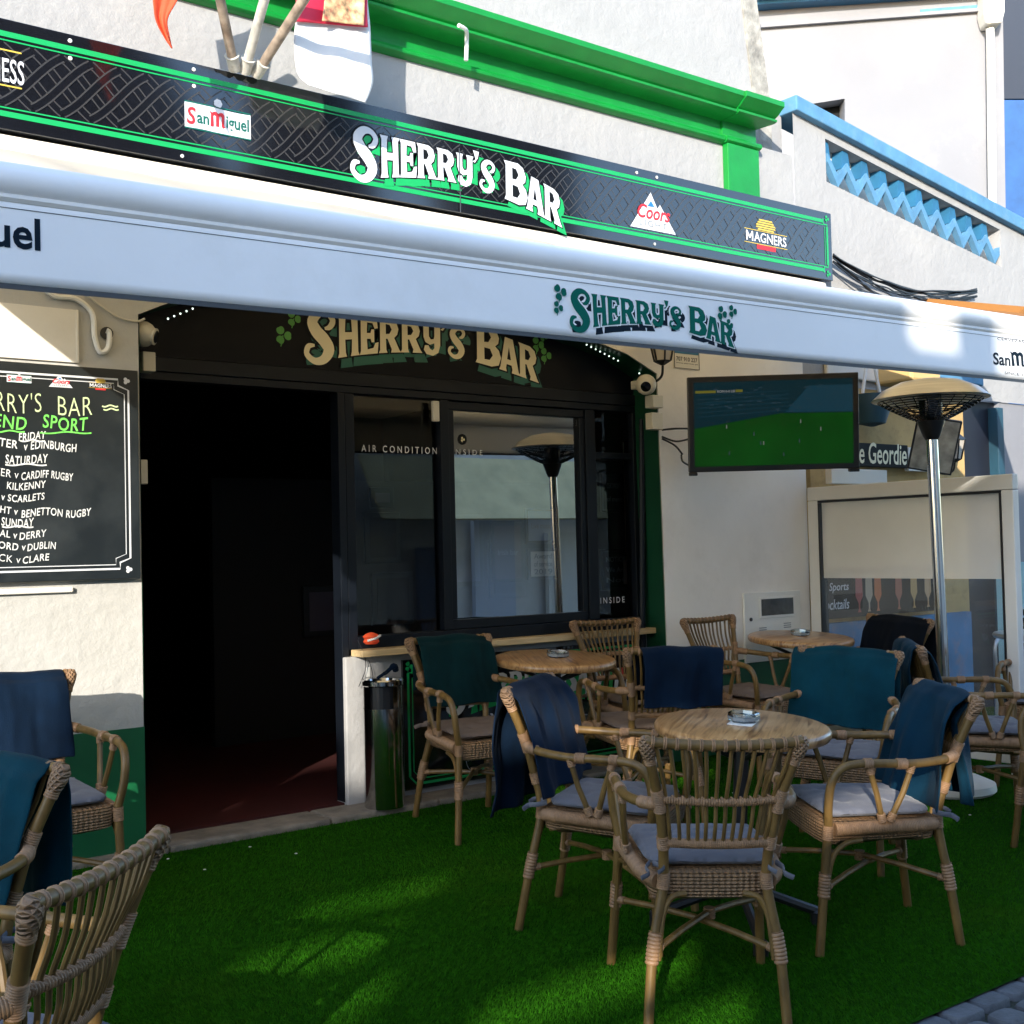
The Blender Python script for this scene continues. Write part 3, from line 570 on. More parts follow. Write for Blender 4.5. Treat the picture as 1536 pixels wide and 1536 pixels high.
# cable bundle
t=thing('cable_bundle','bundle of loose black cables sagging along the blue moulding','cables',(6.66,YW-.07,2.8)); 
for k in range(11):
    pts=[]; o_=random.uniform(-.035,.03)
    for i in range(14):
        s=i/13; q=PY(1250+215*s,388+o_*220+52*s+(26 if k%3 else 40)*math.sin(math.pi*s)*random.uniform(.8,1.05),YW-.07-.008*(k%4)); pts.append(q-Vector(t.location))
    mb=MB(); mb.tube(catmull(pts,3),.0055 if k%4 else .009,6); mb.build('cable',black_plastic,parent=t,smooth=True)
# black pub sign, white board, things on the neighbour wall
a=PY(1262,664,YW-.0);b=PY(1352,703,YW-.0)
t=thing('pub_sign','black pub sign reading The Geordie in pale gothic lettering','sign',((a.x+b.x)/2,YW-.06,b.z)); L=Vector(t.location)
mb=MB(); mb.box(a.x-L.x,b.x-L.x,0,.04,0,a.z-b.z); mb.build('board',black_print,parent=t,bevel=.004)
mb=MB(); put_text(mb,'The Geordie',PY(1258,690,YW).x-L.x,b.x-L.x-.02,.02,.17,lambda u,v:Vector((u,-.002,v)),off=.012,shear=.12); mb.build('lettering',cream_print,parent=t,fix=False)
mb=MB(); mb.box(.005,PY(1398,690,YW).x-b.x,0,.04,0,.17); o=mb.build('white_board',stucco_cream,bevel=.004,loc=(b.x+.002,YW-.06,b.z-.02)); tag(o,'plain white board fixed beside the black pub sign','board')
mb=MB(); mb.box(-.3,.3,0,.05,-.05,.05); o=mb.build('white_shelf_board',stucco_cream,bevel=.004,loc=PY(1290,715,YW-.2)); tag(o,'pale board lying along the top of the glass screen by the wall','board')
# hanging tilted screen on bracket
t=thing('hanging_screen','tilted flat screen hanging from a bracket behind the patio heater','screen',PD(1402,665,7.9)); t.rotation_euler=(R(14),R(12),R(-52))
mb=MB(); mb.box(-.14,.14,-.02,.02,-.19,.17); mb.build('casing',black_plastic,parent=t,bevel=.006)
mb=MB(); mb.box(-.128,.128,-.024,-.021,-.178,.158); mb.build('screen',mat('stone_reflection_screen',(.33,.31,.26),.25,var=.4,vscale=14),parent=t)  # reflection of stonework coloured into the screen face
mb=MB(); mb.tube([(0,.02,.1),(0,.22,.16),(0,.3,.3)],.012); mb.build('bracket',black_metal,parent=t)
def lantern(loc,s,label):
    t=thing('wall_lantern',label,'lantern',loc)
    m_=MB(); m_.lathe([(.012*s,-.02*s),(.05*s,.0),(.055*s,.008*s)],(0,0,0),6); m_.lathe([(.09*s,.16*s),(.085*s,.175*s),(.03*s,.225*s),(.012*s,.25*s)],(0,0,0),6)
    for k in range(6):
        a=k*math.pi/3; m_.tube([(.052*s*math.cos(a),.052*s*math.sin(a),.005*s),(.087*s*math.cos(a),.087*s*math.sin(a),.165*s)],.006*s,5)
    m_.build('cage',black_metal,parent=t)
    m_=MB(); m_.lathe([(.047*s,.008*s),(.08*s,.16*s)],(0,0,0),6,cap=False); m_.build('glass_panes',mat('lantern_glass',(.5,.45,.38),.2),parent=t)
    m_=MB(); m_.tube(catmull([(0,0,-.02*s),(.01,.02,-.08*s),(0,.06,-.11*s),(-.01,.12,-.10*s)],5),.008*s,6); m_.build('bracket',black_metal,parent=t); return t
lantern(PY(994,543,YW-.16),.95,'black lantern with pale panes on the wall above the television')
lantern(PY(1432,690,YW-.15),.9,'dark lantern beside the blue door frame')
# satellite dish / teal drum shapes on the ochre wall
t=thing('teal_bucket','rounded teal blue tub mounted on the ochre wall behind the television edge','tub',PY(1308,618,YW-.12)); mb=MB(); mb.lathe([(.02,-.10),(.09,-.08),(.125,.02),(.125,.12),(.11,.12)],(0,0,0),20); mb.build('tub',shade_teal,parent=t,smooth=True); mb=MB(); mb.tube([(-.1,0,.12),(-.05,0,.3)],.012); mb.tube([(.1,0,.12),(.05,0,.3)],.012); mb.build('strap',white_plastic,parent=t)
mb=MB(); mb.box(0,.35,0,.35,0,.16); o=mb.build('wall_unit',mat('ochre_metal',(.6,.4,.16),.5),bevel=.02,loc=PY(1368,570,YW-.3)); tag(o,'boxy ochre unit fixed high on the wall above the heater','unit')
# cocktail banner, seen through the glass
a=PY(1222,862,YW-.05);b=PY(1405,900,YW-.05)
t=thing('cocktail_banner','black banner reading Live Sports Cocktails with pictures of drinks behind the glass screen','banner',(a.x,YW-.06,a.z-.30)); L=Vector(t.location)
mb=MB(); mb.box(0,b.x-a.x,0,.02,0,.34); mb.build('board',black_print,parent=t)
mb=MB(); put_text(mb,'Live Sports',-.02,.34,.17,.24,lambda u,v:Vector((u,-.002,v)),off=.01,shear=.2); put_text(mb,'Cocktails',.03,.34,.06,.13,lambda u,v:Vector((u,-.002,v)),off=.01,shear=.2); mb.build('lettering',white_print,parent=t,fix=False)
for k,(x,col) in enumerate([(.45,(.35,.05,.04)),(.56,(.4,.3,.2)),(.66,(.5,.12,.02)),(.9,(.35,.1,.05)),(1.08,(.5,.3,.1)),(1.25,(.5,.3,.15))]):
    mb=MB(); mb.flat([(x-.02,.03),(x+.02,.03),(x+.008,.05),(x+.008,.09),(x+.04,.14),(x+.035,.3),(x-.035,.3),(x-.04,.14),(x-.008,.09),(x-.008,.05)],[],lambda u,v:Vector((u,-.002,v))); mb.build('drink_picture',mat('drink_print',col,.4),parent=t,fix=False)
# tall building behind the terrace
D=12.5
tb=thing('tall_building','tall plain white building with blue eaves and drainpipe behind the lattice parapet','building',PD(1500,600,D)); LT=Vector(tb.location)
nrm=Vector((fw.x,fw.y,0)).normalized(); hx=Vector((nrm.y,-nrm.x,0))
def TP(px,py,back=0): return PD(px,py,D)+nrm*back-LT
def tq(pts,b0,b1,name,m,bev=0):
    mb=MB(); mb.slab([(p[0],p[1]) for p in pts],lambda u,v:TP(u,v,b0),lambda u,v:TP(u,v,b1)); return mb.build(name,m,parent=tb,bevel=bev)
# wall with a window opening
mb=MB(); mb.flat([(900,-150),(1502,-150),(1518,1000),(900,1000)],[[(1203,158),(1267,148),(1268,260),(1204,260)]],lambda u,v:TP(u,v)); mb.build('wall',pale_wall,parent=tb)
mb=MB(); ho=[(1203,158),(1267,148),(1268,260),(1204,260)]; mb.add([TP(*p) for p in ho]+[TP(*p,.22) for p in ho],[(i,(i+1)%4,4+(i+1)%4,4+i) for i in range(4)]); mb.build('window_reveal',pale_wall,parent=tb)
tq([(1190,150),(1280,140),(1280,270),(1190,270)],.2,.22,'window',black_print); tq([(1228,172),(1256,168),(1257,230),(1229,234)],.17,.19,'window_pane',mat('pale_blind',(.45,.5,.58),.3))
tq([(1130,-40),(1512,-68),(1512,-16),(1130,12)],-.28,-.005,'eaves',blue_paint); tq([(1132,10),(1510,-14),(1510,-8),(1132,17)],-.16,-.004,'eaves_edge',blue_dark)
tq([(1140,44),(1503,17),(1503,12),(1140,39)],-.05,-.003,'string_course',pale_wall); tq([(1380,21),(1503,12),(1503,5),(1380,15)],-.012,-.002,'blue_line',blue_paint)
# tall building's own body behind
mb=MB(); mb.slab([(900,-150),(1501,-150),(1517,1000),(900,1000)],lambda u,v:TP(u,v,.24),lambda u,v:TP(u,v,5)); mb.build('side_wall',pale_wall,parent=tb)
mb=MB(); hd_=[(1465,-60),(1496,-62),(1496,30),(1492,46),(1469,48),(1465,32)]; mb.slab(hd_,lambda u,v:TP(u,v,-.2),lambda u,v:TP(u,v,-.006)); mb.build('rain_hopper',stucco_cream,parent=tb,bevel=.02)
mb=MB(); mb.tube([TP(1479,48,-.1),TP(1481,60,-.08),TP(1484,320,-.08),TP(1490,600,-.08)],.042,12); mb.build('drainpipe',stucco_cream,parent=tb,smooth=True)
mb=MB(); bl=thing('blue_building','narrow strip of deep blue building at the far right edge','building',PD(1530,500,15)); LB=Vector(bl.location)
mb.slab([(1503,150),(1640,150),(1640,1000),(1512,1000)],lambda u,v:PD(u,v,15)-LB,lambda u,v:PD(u,v,15)+nrm*3-LB); mb.build('wall',mat('cobalt_wall',(.02,.09,.26),.7,var=.2),parent=bl)
mb=MB(); mb.slab([(1500,-100),(1640,-100),(1640,148),(1500,148)],lambda u,v:PD(u,v,15)-LB,lambda u,v:PD(u,v,15)+nrm*3-LB); mb.build('balcony_shade',mat('balcony_shade_tone',(.008,.016,.035),.6),parent=bl)  # slab coloured near black to stand for balcony shade
# brown awning of the next bar
mb=MB(); q=[PY(1385,447,YW-.05),PY(1540,460,YW-.9),PY(1640,482,YW-1.6),PY(1640,520,YW-1.6),PY(1540,475,YW-.9)]
vs=[p for p in q]+[p+Vector((0,.06,-.03)) for p in q]; mb.add([v-q[0] for v in vs],[(0,1,2,3,4),(9,8,7,6,5)]+[(i,(i+1)%5,5+(i+1)%5,5+i) for i in range(5)]); o=mb.build('brown_awning',mat('brown_awning_canvas',(.30,.13,.03),.8),loc=q[0]); tag(o,'brown edge of the next bar awning at far right','awning')
# ================================================================ ACROSS THE STREET (behind the viewer: shades the terrace, mirrors in glass)
YO=-4.5
op=thing('opposite_building','shaded white building across the street behind the viewer','building',(0,YO,0))
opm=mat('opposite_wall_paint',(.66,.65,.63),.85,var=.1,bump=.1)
def opw(pts,name,y0=YO,y1=YO-.05): 
    mb=MB(); mb.slab(pts,wallmap(y0),wallmap(y1)); o=mb.build(name,opm); o.location=(0,-YO,0); o.parent=op; return o
def pz(h): return h
ROOF=6.18
# wall pieced around added slots and notches that throw sun patches on turf, valance
op_open=[(-8.1,-7.0,3.76,3.86),(-8.1,-7.2,3.96,4.09),(-7.9,-7.15,4.19,4.27),(-6.5,-5.3,3.36,3.46),(-6.55,-5.6,3.55,3.68),(-5.0,-3.9,3.88,4.02),(-6.95,-5.7,4.58,4.76)]
NOTCH=[(-4.2,-3.8,5.97),(-3.5,-3.05,5.86)]
xs=sorted({-8.2,2.6,*[v for o_ in NOTCH for v in o_[:2]],*[v for o_ in op_open for v in o_[:2]]})
for a,b in zip(xs,xs[1:]):
    zs=[-.4]; 
    for o_ in sorted(op_open,key=lambda k:k[2]):
        if o_[0]<=a+1e-6 and o_[1]>=b-1e-6: zs+=[o_[2],o_[3]]
    zs.append(min([ROOF]+[n_[2] for n_ in NOTCH if n_[0]<=a+1e-6 and n_[1]>=b-1e-6]))
    for i in range(0,len(zs),2): opw([(a,zs[i]),(b,zs[i]),(b,zs[i+1]),(a,zs[i+1])],'wall_section')
opw([(-3.0,ROOF+.002),(2.6,ROOF+.002),(2.6,6.5),(-3,6.5)],'parapet')
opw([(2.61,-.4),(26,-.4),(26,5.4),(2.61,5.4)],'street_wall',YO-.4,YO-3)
op.children[-1].data.materials[0]=mat('street_wall_dim_tone',(.20,.20,.21),.85,var=.3,vscale=1.2)  # street wall darkened in colour so its window reflection stays dim
oa=thing('reflection_awning','unseen cream yellow awning added across the street for the window reflection','awning',(12,YO+.3,2.0)); mb=MB(); mb.slab([(-3.2,-.1),(3.2,-.1),(3.2,.85),(-3.2,.85)],lambda u,v:Vector((u,.6-.7*v,v)),lambda u,v:Vector((u,.55-.7*v,v-.02))); mb.build('canopy',mat('cream_yellow_canvas',(.85,.74,.42),.7,var=.15,vscale=3),parent=oa)  # added out of view to put a yellow strip in the window reflection
for k,(x,z0,z1,wd_,cc) in enumerate([(9.2,-.4,1.7,.7,(.7,.68,.6)),(10.4,-.4,1.5,.5,(.14,.2,.32)),(11.6,.3,1.9,.8,(.45,.5,.6)),(13.0,-.4,1.7,.6,(.6,.6,.58))]):
    q=thing('reflection_panel',['unseen pale panel','unseen navy panel','unseen blue panel raised off the ground','unseen grey white panel'][k]+' added across the street for the window reflection','panel',(x,YO-.3,z0),group='unseen panels added for the window reflection'); mb=MB(); mb.box(-wd_/2,wd_/2,-.05,.05,0,z1-z0); mb.build('board',mat('reflection_panel_paint',cc,.6),parent=q)  # boards added out of view to fill the window reflection
dk=thing('reflection_gables','three unseen dark slate gables added for the sign reflections','gables',(9,YO-.5,5.4)); slate=mat('reflection_slate',(.012,.013,.016),.8)  # dark shapes added out of view to break up the sign reflection
for g_ in ([(3.9,5.41),(7.6,5.41),(6.7,6.9),(5.7,8.6),(4.6,8.8),(3.5,8.9),(2.8,8.5),(3.4,7.4)],[(7.2,5.41),(9.4,5.41),(9.2,7.2),(8.8,9.0),(7.4,9.0),(7.35,7.0)],[(11.0,5.41),(13.2,5.41),(13.1,8.8),(10.2,8.6),(10.4,7.4)]):
    mb=MB(); mb.slab([(x-9,z-5.4) for x,z in g_],lambda u,v:Vector((u,0,v)),lambda u,v:Vector((u,-.5,v))); mb.build('gable',slate,parent=dk)
lw=thing('shade_wall','unseen white wall added across the side street to shade the ground','wall',(-13,YO,0)); mb=MB(); mb.box(-9,4.78,-.35,0,-.4,5.0); mb.build('wall',opm,parent=lw); mb=MB(); mb.box(3.75,4.23,-.36,-.01,5.001,5.42); mb.build('sun_block_pillar',opm,parent=lw)  # wall and pillar added to keep low sun off ground and red floor
# ================================================================ LONG SIGN ABOVE THE AWNING
SY=5.10; SX0,SX1,SZ0,SZ1=-.9,6.655,3.178,3.635
sg=thing('signboard','long black bar sign with green border lines and white groovy lettering above the awning','signboard',(2.9,SY,SZ0)); LS=Vector(sg.location)
def S_(u,v,l=0): return Vector((u,SY-.0015-l,v))-LS
mb=MB(); mb.box(SX0,SX1,SY,SY+.10,SZ0,SZ1); mb.v=[tuple(Vector(v)-LS) for v in mb.v]; mb.build('panel',black_vinyl,parent=sg,bevel=.003)
mb=MB()
kf=MB(); per=.48; NS=4
for k in range(NS):
    x=SX0+.08-k/NS*per-per
    while x<SX1:
        for up in(0,1):
            xa_=x+up*per/2; seg=[]
            for i in range(13):
                s=i/12; e=.5-.5*math.cos(math.pi*s); e=.35*e+.65*s; seg.append((xa_+per/2*s,3.405+.118*(2*e-1)*(1 if up else -1)))
            seg=[p_ for p_ in seg if SX0+.05<p_[0]<SX1-.115]
            if len(seg)>1:
                l_=.0003+.0005*up+.00003*k
                kf.ribbon(seg,.040,lambda u,v:S_(u,v,l_))
                for sd_ in(-1,1):
                    off=[]
                    for i in range(len(seg)):
                        q0=Vector(seg[max(i-1,0)]);q1=Vector(seg[min(i+1,len(seg)-1)]);d=(q1-q0).normalized(); off.append((seg[i][0]-d.y*.016*sd_,seg[i][1]+d.x*.016*sd_))
                    mb.ribbon(off,.0065,lambda u,v:S_(u,v,l_+.00015))
        x+=per
kf.build('knot_band',black_vinyl,parent=sg,fix=False)
mb.build('knot_pattern',knot_grey,parent=sg,fix=False)
mb=MB()
for z0,z1 in [(SZ1-.075,SZ1-.052),(SZ1-.092,SZ1-.086),(SZ0+.052,SZ0+.075),(SZ0+.086,SZ0+.092)]:
    mb.add([S_(SX0,z0,.001),S_(SX1-.09,z0,.001),S_(SX1-.09,z1,.001),S_(SX0,z1,.001)],[(0,1,2,3)])
for x0,x1 in [(SX1-.06,SX1-.04),(SX1-.078,SX1-.072)]:
    mb.add([S_(x0,SZ0+.10,.001),S_(x1,SZ0+.10,.001),S_(x1,SZ1-.10,.001),S_(x0,SZ1-.10,.001)],[(0,1,2,3)])
for zc,sgn in((SZ1-.055,-1),(SZ0+.055,1)):
    mb.ribbon([(SX1-.09,zc-.008*sgn),(SX1-.09,zc+.03*sgn),(SX1-.05,zc+.03*sgn),(SX1-.05,zc+.06*sgn)],.012,lambda u,v:S_(u,v,.0013)); shamrock(mb,SX1-.05,zc-.012*sgn,.025,lambda u,v,l=0:S_(u,v,.002+l))
mb.build('border_line',sign_green,parent=sg,fix=False)
xa,xb=PY(523,230,SY).x,PY(842,300,SY).x; zb=PY(545,266,SY).z
put_groovy(sg,lambda u,v,l=0:S_(xa+(xb-xa)*u,zb-.012+.262*v-.045*u,l),[('lettering_shadow',sign_green,.12,-.12,.035,.0024),('lettering_edge',black_print,.0,0,.035,.0036),('lettering',white_print,0,0,0,.005)])
def quadp(mb,pts,fn,l): mb.add([fn(p[0],p[1],l) for p in pts],[tuple(range(len(pts)))])
# beer logos
def banner(fn,parent,x0,x1,z0,z1):
    q=MB(); n=10; 
    for i in range(n):
        a,b=i/n,(i+1)/n; w_=lambda t:.03*(z1-z0)*math.sin(t*6.28)
        quadp(q,[(x0+(x1-x0)*a,z0+w_(a)),(x0+(x1-x0)*b,z0+w_(b)),(x0+(x1-x0)*b,z1+w_(b)),(x0+(x1-x0)*a,z1+w_(a))],fn,.002)
    o=q.build('beer_logo',white_print,parent=parent,fix=False)
    h=z1-z0;wd=x1-x0; q=MB(); put_text(q,'S',x0+.03*wd,x0+.16*wd,z0+.14*h,z0+.84*h,lambda u,v:fn(u,v,.0035),off=.02,shear=.1); put_poly(q,BLACK_M,x0+.38*wd,x0+.60*wd,z0+.22*h,z0+.84*h,lambda u,v:fn(u,v,.0035)); q.build('red_lettering',red_print,parent=o,fix=False)
    q=MB(); put_text(q,'an',x0+.18*wd,x0+.36*wd,z0+.24*h,z0+.58*h,lambda u,v:fn(u,v,.0035),off=.02); put_text(q,'iguel',x0+.62*wd,x0+.97*wd,z0+.12*h,z0+.80*h,lambda u,v:fn(u,v,.0035),off=.02)
    for zz_ in (z0-.04*h,z1+.01*h): quadp(q,[(x0,zz_),(x1,zz_),(x1,zz_+.05*h),(x0,zz_+.05*h)],fn,.003)
    q.build('green_lettering',dgreen_print,parent=o,fix=False)
    q=MB(); cx=(x0+x1)/2
    for k in range(7): a=k*.9; r=.16*h; c=(cx+r*.6*math.cos(a),z1+.2*h+r*.6*math.sin(a)); q.flat([(c[0]+.09*h*math.cos(t),c[1]+.09*h*math.sin(t)) for t in [j*.8 for j in range(8)]],[],lambda u,v,k=k:fn(u,v,.002+.0002*k))
    q.build('crest',white_print,parent=o,fix=False); return o
a=PY(277,203,SY);b=PY(375,160,SY); banner(S_,sg,a.x,b.x,PY(326,200,SY).z,PY(326,163,SY).z)
a=PY(945,340,SY);b=PY(1013,350,SY)
def mountain(fn,parent,x0,x1,z0,z1):
    w_=x1-x0;h=z1-z0; q=MB(); q.flat([(x0,z0),(x1,z0),(x0+.66*w_,z0+.72*h),(x0+.6*w_,z0+.6*h),(x0+.46*w_,z1)],[],lambda u,v:fn(u,v,.002)); o=q.build('beer_logo',white_print,parent=parent,fix=False)
    q=MB(); q.flat([(x0+.46*w_,z0+.78*h),(x0+.38*w_,z0+.62*h),(x0+.54*w_,z0+.62*h)],[],lambda u,v:fn(u,v,.003)); q.build('blue_peak',blue_print,parent=o,fix=False)
    q=MB(); put_text(q,'Coors',x0+.16*w_,x0+.88*w_,z0+.28*h,z0+.66*h,lambda u,v:fn(u,v,.0035),off=.02,shear=.3); q.build('red_lettering',red_print,parent=o,fix=False)
    q=MB(); put_text(q,'LIGHT',x0+.2*w_,x0+.8*w_,z0+.08*h,z0+.24*h,lambda u,v:fn(u,v,.0035),off=.005,space=1.2); q.build('grey_lettering',grey_print,parent=o,fix=False)
mountain(S_,sg,a.x,b.x,PY(980,346,SY).z,PY(980,290,SY).z)
def cider(fn,parent,x0,x1,z0,z1):
    w_=x1-x0;h=z1-z0; q=MB(); cx=(x0+x1)/2
    for k in range(5): zc=z0+h*(.66+.075*k); ww=w_*(.25-.035*abs(k-1.5)); quadp(q,[(cx-ww,zc),(cx+ww,zc),(cx+ww*.9,zc+.05*h),(cx-ww*.9,zc+.05*h)],fn,.002)
    for zc in (.2,.62): quadp(q,[(x0,z0+zc*h),(x1,z0+zc*h),(x1,z0+(zc+.02)*h),(x0,z0+(zc+.02)*h)],fn,.0018)
    o=q.build('cider_logo',gold_print,parent=parent,fix=False)
    q=MB(); put_text(q,'MAGNERS',x0+.04*w_,x0+.98*w_,z0+.27*h,z0+.58*h,lambda u,v:fn(u,v,.002),off=.015); q.build('white_lettering',white_print,parent=o,fix=False)
    q=MB(); quadp(q,[(cx-.22*w_,z0+.05*h),(cx+.22*w_,z0+.05*h),(cx+.22*w_,z0+.19*h),(cx-.22*w_,z0+.19*h)],fn,.002); q.build('red_strip',red_print,parent=o,fix=False); return o
a=PY(1116,350,SY);b=PY(1180,360,SY); cider(S_,sg,a.x,b.x,PY(1148,378,SY).z,PY(1148,331,SY).z)
mb=MB(); a=PY(0,108,SY);b=PY(36,108,SY); wS=b.x-a.x; put_text(mb,'GUINNESS',b.x-wS*3.2,b.x,PY(20,126,SY).z,PY(20,90,SY).z,lambda u,v:S_(u,v,.002),off=.008); mb.build('white_lettering',white_print,parent=sg,fix=False)
mb=MB(); 
for pz_ in(78,131): z=PY(15,pz_,SY).z; quadp(mb,[(b.x-.8,z),(b.x-.01,z),(b.x-.01,z+.006),(b.x-.8,z+.006)],S_,.002)
mb.build('gold_line',gold_print,parent=sg,fix=False)
mb=MB()
for x in [PY(p,80,SY).x for p in(105,290)]+[PY(p,270,SY).x for p in(955,985)]+[1.0]:
    for z in (SZ1-.03,SZ1-.105) if x<3 else (SZ1-.03,): mb.lathe([(.009,0),(.009,.003),(.004,.006)],(0,0,0),10,M=Matrix.Translation(S_(x,z))@Matrix.Rotation(R(90),4,'X'))
for p in(274,980): z=SZ0+.025; mb.lathe([(.008,0),(.008,.003),(.003,.005)],(0,0,0),10,M=Matrix.Translation(S_(PY(p,300,SY).x,z))@Matrix.Rotation(R(90),4,'X'))
mb.build('rivet',white_plastic,parent=sg,smooth=True)
mb=MB(); x=PY(689,290,SY).x; quadp(mb,[(x-.003,SZ0),(x+.003,SZ0),(x+.003,SZ1-.12),(x-.003,SZ1-.12)],S_,.0062); mb.build('joint',hem_dark,parent=sg,fix=False)
mb=MB(); 
# ================================================================ AWNING
AY=3.22; AX0,AX1=.57,6.62
zt=lambda x:2.345+.0165*(x-.84)      # top of valance
zb_=lambda x:2.122+.0153*(x-.84)
aw=thing('awning','white retractable awning with green lettering on its valance over the terrace','awning',(3.6,YW,3.0)); LA=Vector(aw.location)
nx,ny=120,26; vs=[];fs=[]
for i in range(nx+1):
    x=AX0+(AX1-AX0)*i/nx
    for j in range(ny+1):
        t=j/ny; y=YW-.02-(YW-.02-AY)*t; z0=3.13+.01*x*.3; z1=zt(x)+.075
        wv=.020*math.sin(x*5.1+t*3.0+1.2*math.sin(t*4))+.014*math.sin(x*11.3-t*5)+.03*noise.noise(Vector((x*1.2,t*2.5,3)))+.035*math.exp(-((x-2.35)/.28)**2)*math.sin(t*5+.4)
        z=z0+(z1-z0)*t-.05*math.sin(math.pi*t)+wv*math.sin(math.pi*min(1,t*1.04))**.8
        vs.append(Vector((x,y,z))-LA)
for i in range(nx):
    for j in range(ny): a=i*(ny+1)+j; fs.append((a,a+1,a+ny+2,a+ny+1))
mb=MB(); mb.add(vs,fs); cv=mb.build('canopy',canvas,parent=aw,smooth=True); so2=cv.modifiers.new('thickness','SOLIDIFY'); so2.thickness=.003; so2.offset=-1
# front bar : rounded extrusion wrapped by canvas
mb=MB(); mb.tube([Vector((x,AY-.005,zt(x)+.045))-LA for x in (AX0,2,4,AX1)],.052,20); mb.build('front_bar',valcloth,parent=aw,smooth=True)
mb=MB(); mb.tube([Vector((x,AY-.035,zt(x)-.004))-LA for x in (AX0,2,4,AX1)],.014,8); mb.build('front_channel',alu,parent=aw,smooth=True)
def V_(u,v,l=0):   # valance map: v 0..1
    z=zb_(u)+(zt(u)-zb_(u))*v; y=AY-.040+.010*(1-v)*math.sin(u*2.1+.5)-.012*(1-v)-l
    return Vector((u,y,z))-LA
vs=[];fs=[];NX=90;NY=8
for i in range(NX+1):
    for j in range(NY+1): vs.append(V_(AX0+(AX1-AX0)*i/NX,j/NY))
for i in range(NX):
    for j in range(NY): a=i*(NY+1)+j; fs.append((a,a+1,a+NY+2,a+NY+1))
mb=MB(); mb.add(vs,fs); vl=mb.build('valance',valcloth,parent=aw,smooth=True); s3=vl.modifiers.new('thickness','SOLIDIFY'); s3.thickness=.003; s3.offset=1
mb=MB(); mb.ribbon([(AX0+(AX1-AX0)*i/80,-.03) for i in range(81)],.07,lambda u,v:V_(u,v,.0022)); mb.build('valance_hem',hem_dark,parent=aw,fix=False)
mb=MB(); mb.ribbon([(AX0+(AX1-AX0)*i/80,.865) for i in range(81)],.009,lambda u,v:V_(u,v,.004)); mb.build('seam',hem_dark,parent=aw,fix=False)
def vpt(px,py):
    p=PY(px,py,AY-.045); return p.x,(p.z-zb_(p.x))/(zt(p.x)-zb_(p.x))
xa=vpt(850,470)[0];xb=vpt(1101,500)[0]
def VG(u,v,l=0):
    x=xa+(xb-xa)*u; s=.66*(1-.2*u); return V_(x,.10+v*s,l)
put_groovy(aw,VG,[('lettering_shadow',navy_print,.12,-.15,.035,.004),('lettering_edge',valcloth,0,0,.05,.0052),('lettering',teal_print,0,0,0,.0066)])
mb=MB()
for px,py,r in [(838,439,.9),(834,462,.7),(1082,470,.85),(1098,467,.75),(1093,487,.65)]:
    x,v=vpt(px,py); 
    shamrock(mb,0,0,.037*r,lambda u,vv,l=0,x=x,v=v:V_(x+u,v+vv/.225,.0072+l),random.uniform(.2,.7))
mb.build('shamrock',teal_print,parent=aw,fix=False)
mb=MB(); x0,x1=vpt(1486,540)[0],vpt(1486,540)[0]+.47; put_san(mb,x0,x1,.22,.60,lambda u,v:V_(u,v,.0045)); put_text(mb,'CERVEZAS',x0+.06,x0+.3,.80,.86,lambda u,v:V_(u,v,.0045),off=.0); put_text(mb,'SINCE 1890',x0+.09,x0+.34,.08,.14,lambda u,v:V_(u,v,.0045),off=.0)
xr=vpt(60,340)[0]; put_san(mb,xr-.5,xr,.32,.78,lambda u,v:V_(u,v,.0045)); mb.build('dark_lettering',navy_print,parent=aw,fix=False)
for x in(1.0,4.9):
    mb=MB(); mb.tube([Vector((x,YW-.03,2.99))-LA,Vector((x+.55,YW-1.0,2.74))-LA],.028,8); mb.tube([Vector((x+.55,YW-1.0,2.74))-LA,Vector((x+.1,AY+.06,zt(x)+.05))-LA],.022,8); mb.build('folding_arm',alu,parent=aw,smooth=True)
mb=MB(); mb.box(AX0,AX1,YW-.10,YW-.002,3.02,3.17); mb.v=[tuple(Vector(v)-LA) for v in mb.v]; mb.build('cassette',stucco_cream,parent=aw,bevel=.02)
# ================================================================ FLAGS AND POLES
base=PY(368,116,SY-.0); 
fp=thing('flag_bracket','white triple flagpole bracket fixed behind the top edge of the black sign','bracket',base+Vector((0,.06,0)))
mb=MB(); mb.box(-.12,.12,-.02,.05,-.06,.03)
mb.build('base',pole_paint,parent=fp,bevel=.006)
def pole(p0,p1,m,label):
    t=thing('flagpole',label,'flagpole',p0,group='flagpoles fanning up from the sign'); d=p1-p0
    q=MB(); q.tube([d*s for s in(.06,.5,1)],.022,12); q.build('shaft',m,parent=t,smooth=True)
    q=MB(); q.tube([d*0,d*.10],.029,12); q.tube([d*.10,d*.105],.034,12); q.build('socket',pole_paint,parent=t,smooth=True); return t
P1=PY(352,104,5.08);Q1=P1+(PY(318,-60,4.72)-P1)*1.3
P2=PY(367,108,5.08);Q2=P2+(PY(410,-50,4.66)-P2)*1.3
P3=PY(384,112,5.08);Q3=P3+(PY(462,-10,4.62)-P3)*1.5
pole(P1,Q1,pole_rust,'left dark weathered flagpole leaning towards the orange flag'); pole(P2,Q2,pole_paint,'middle cream flagpole leaning slightly right'); pole(P3,Q3,pole_rust,'right brown flagpole leaning to the white and red flag')
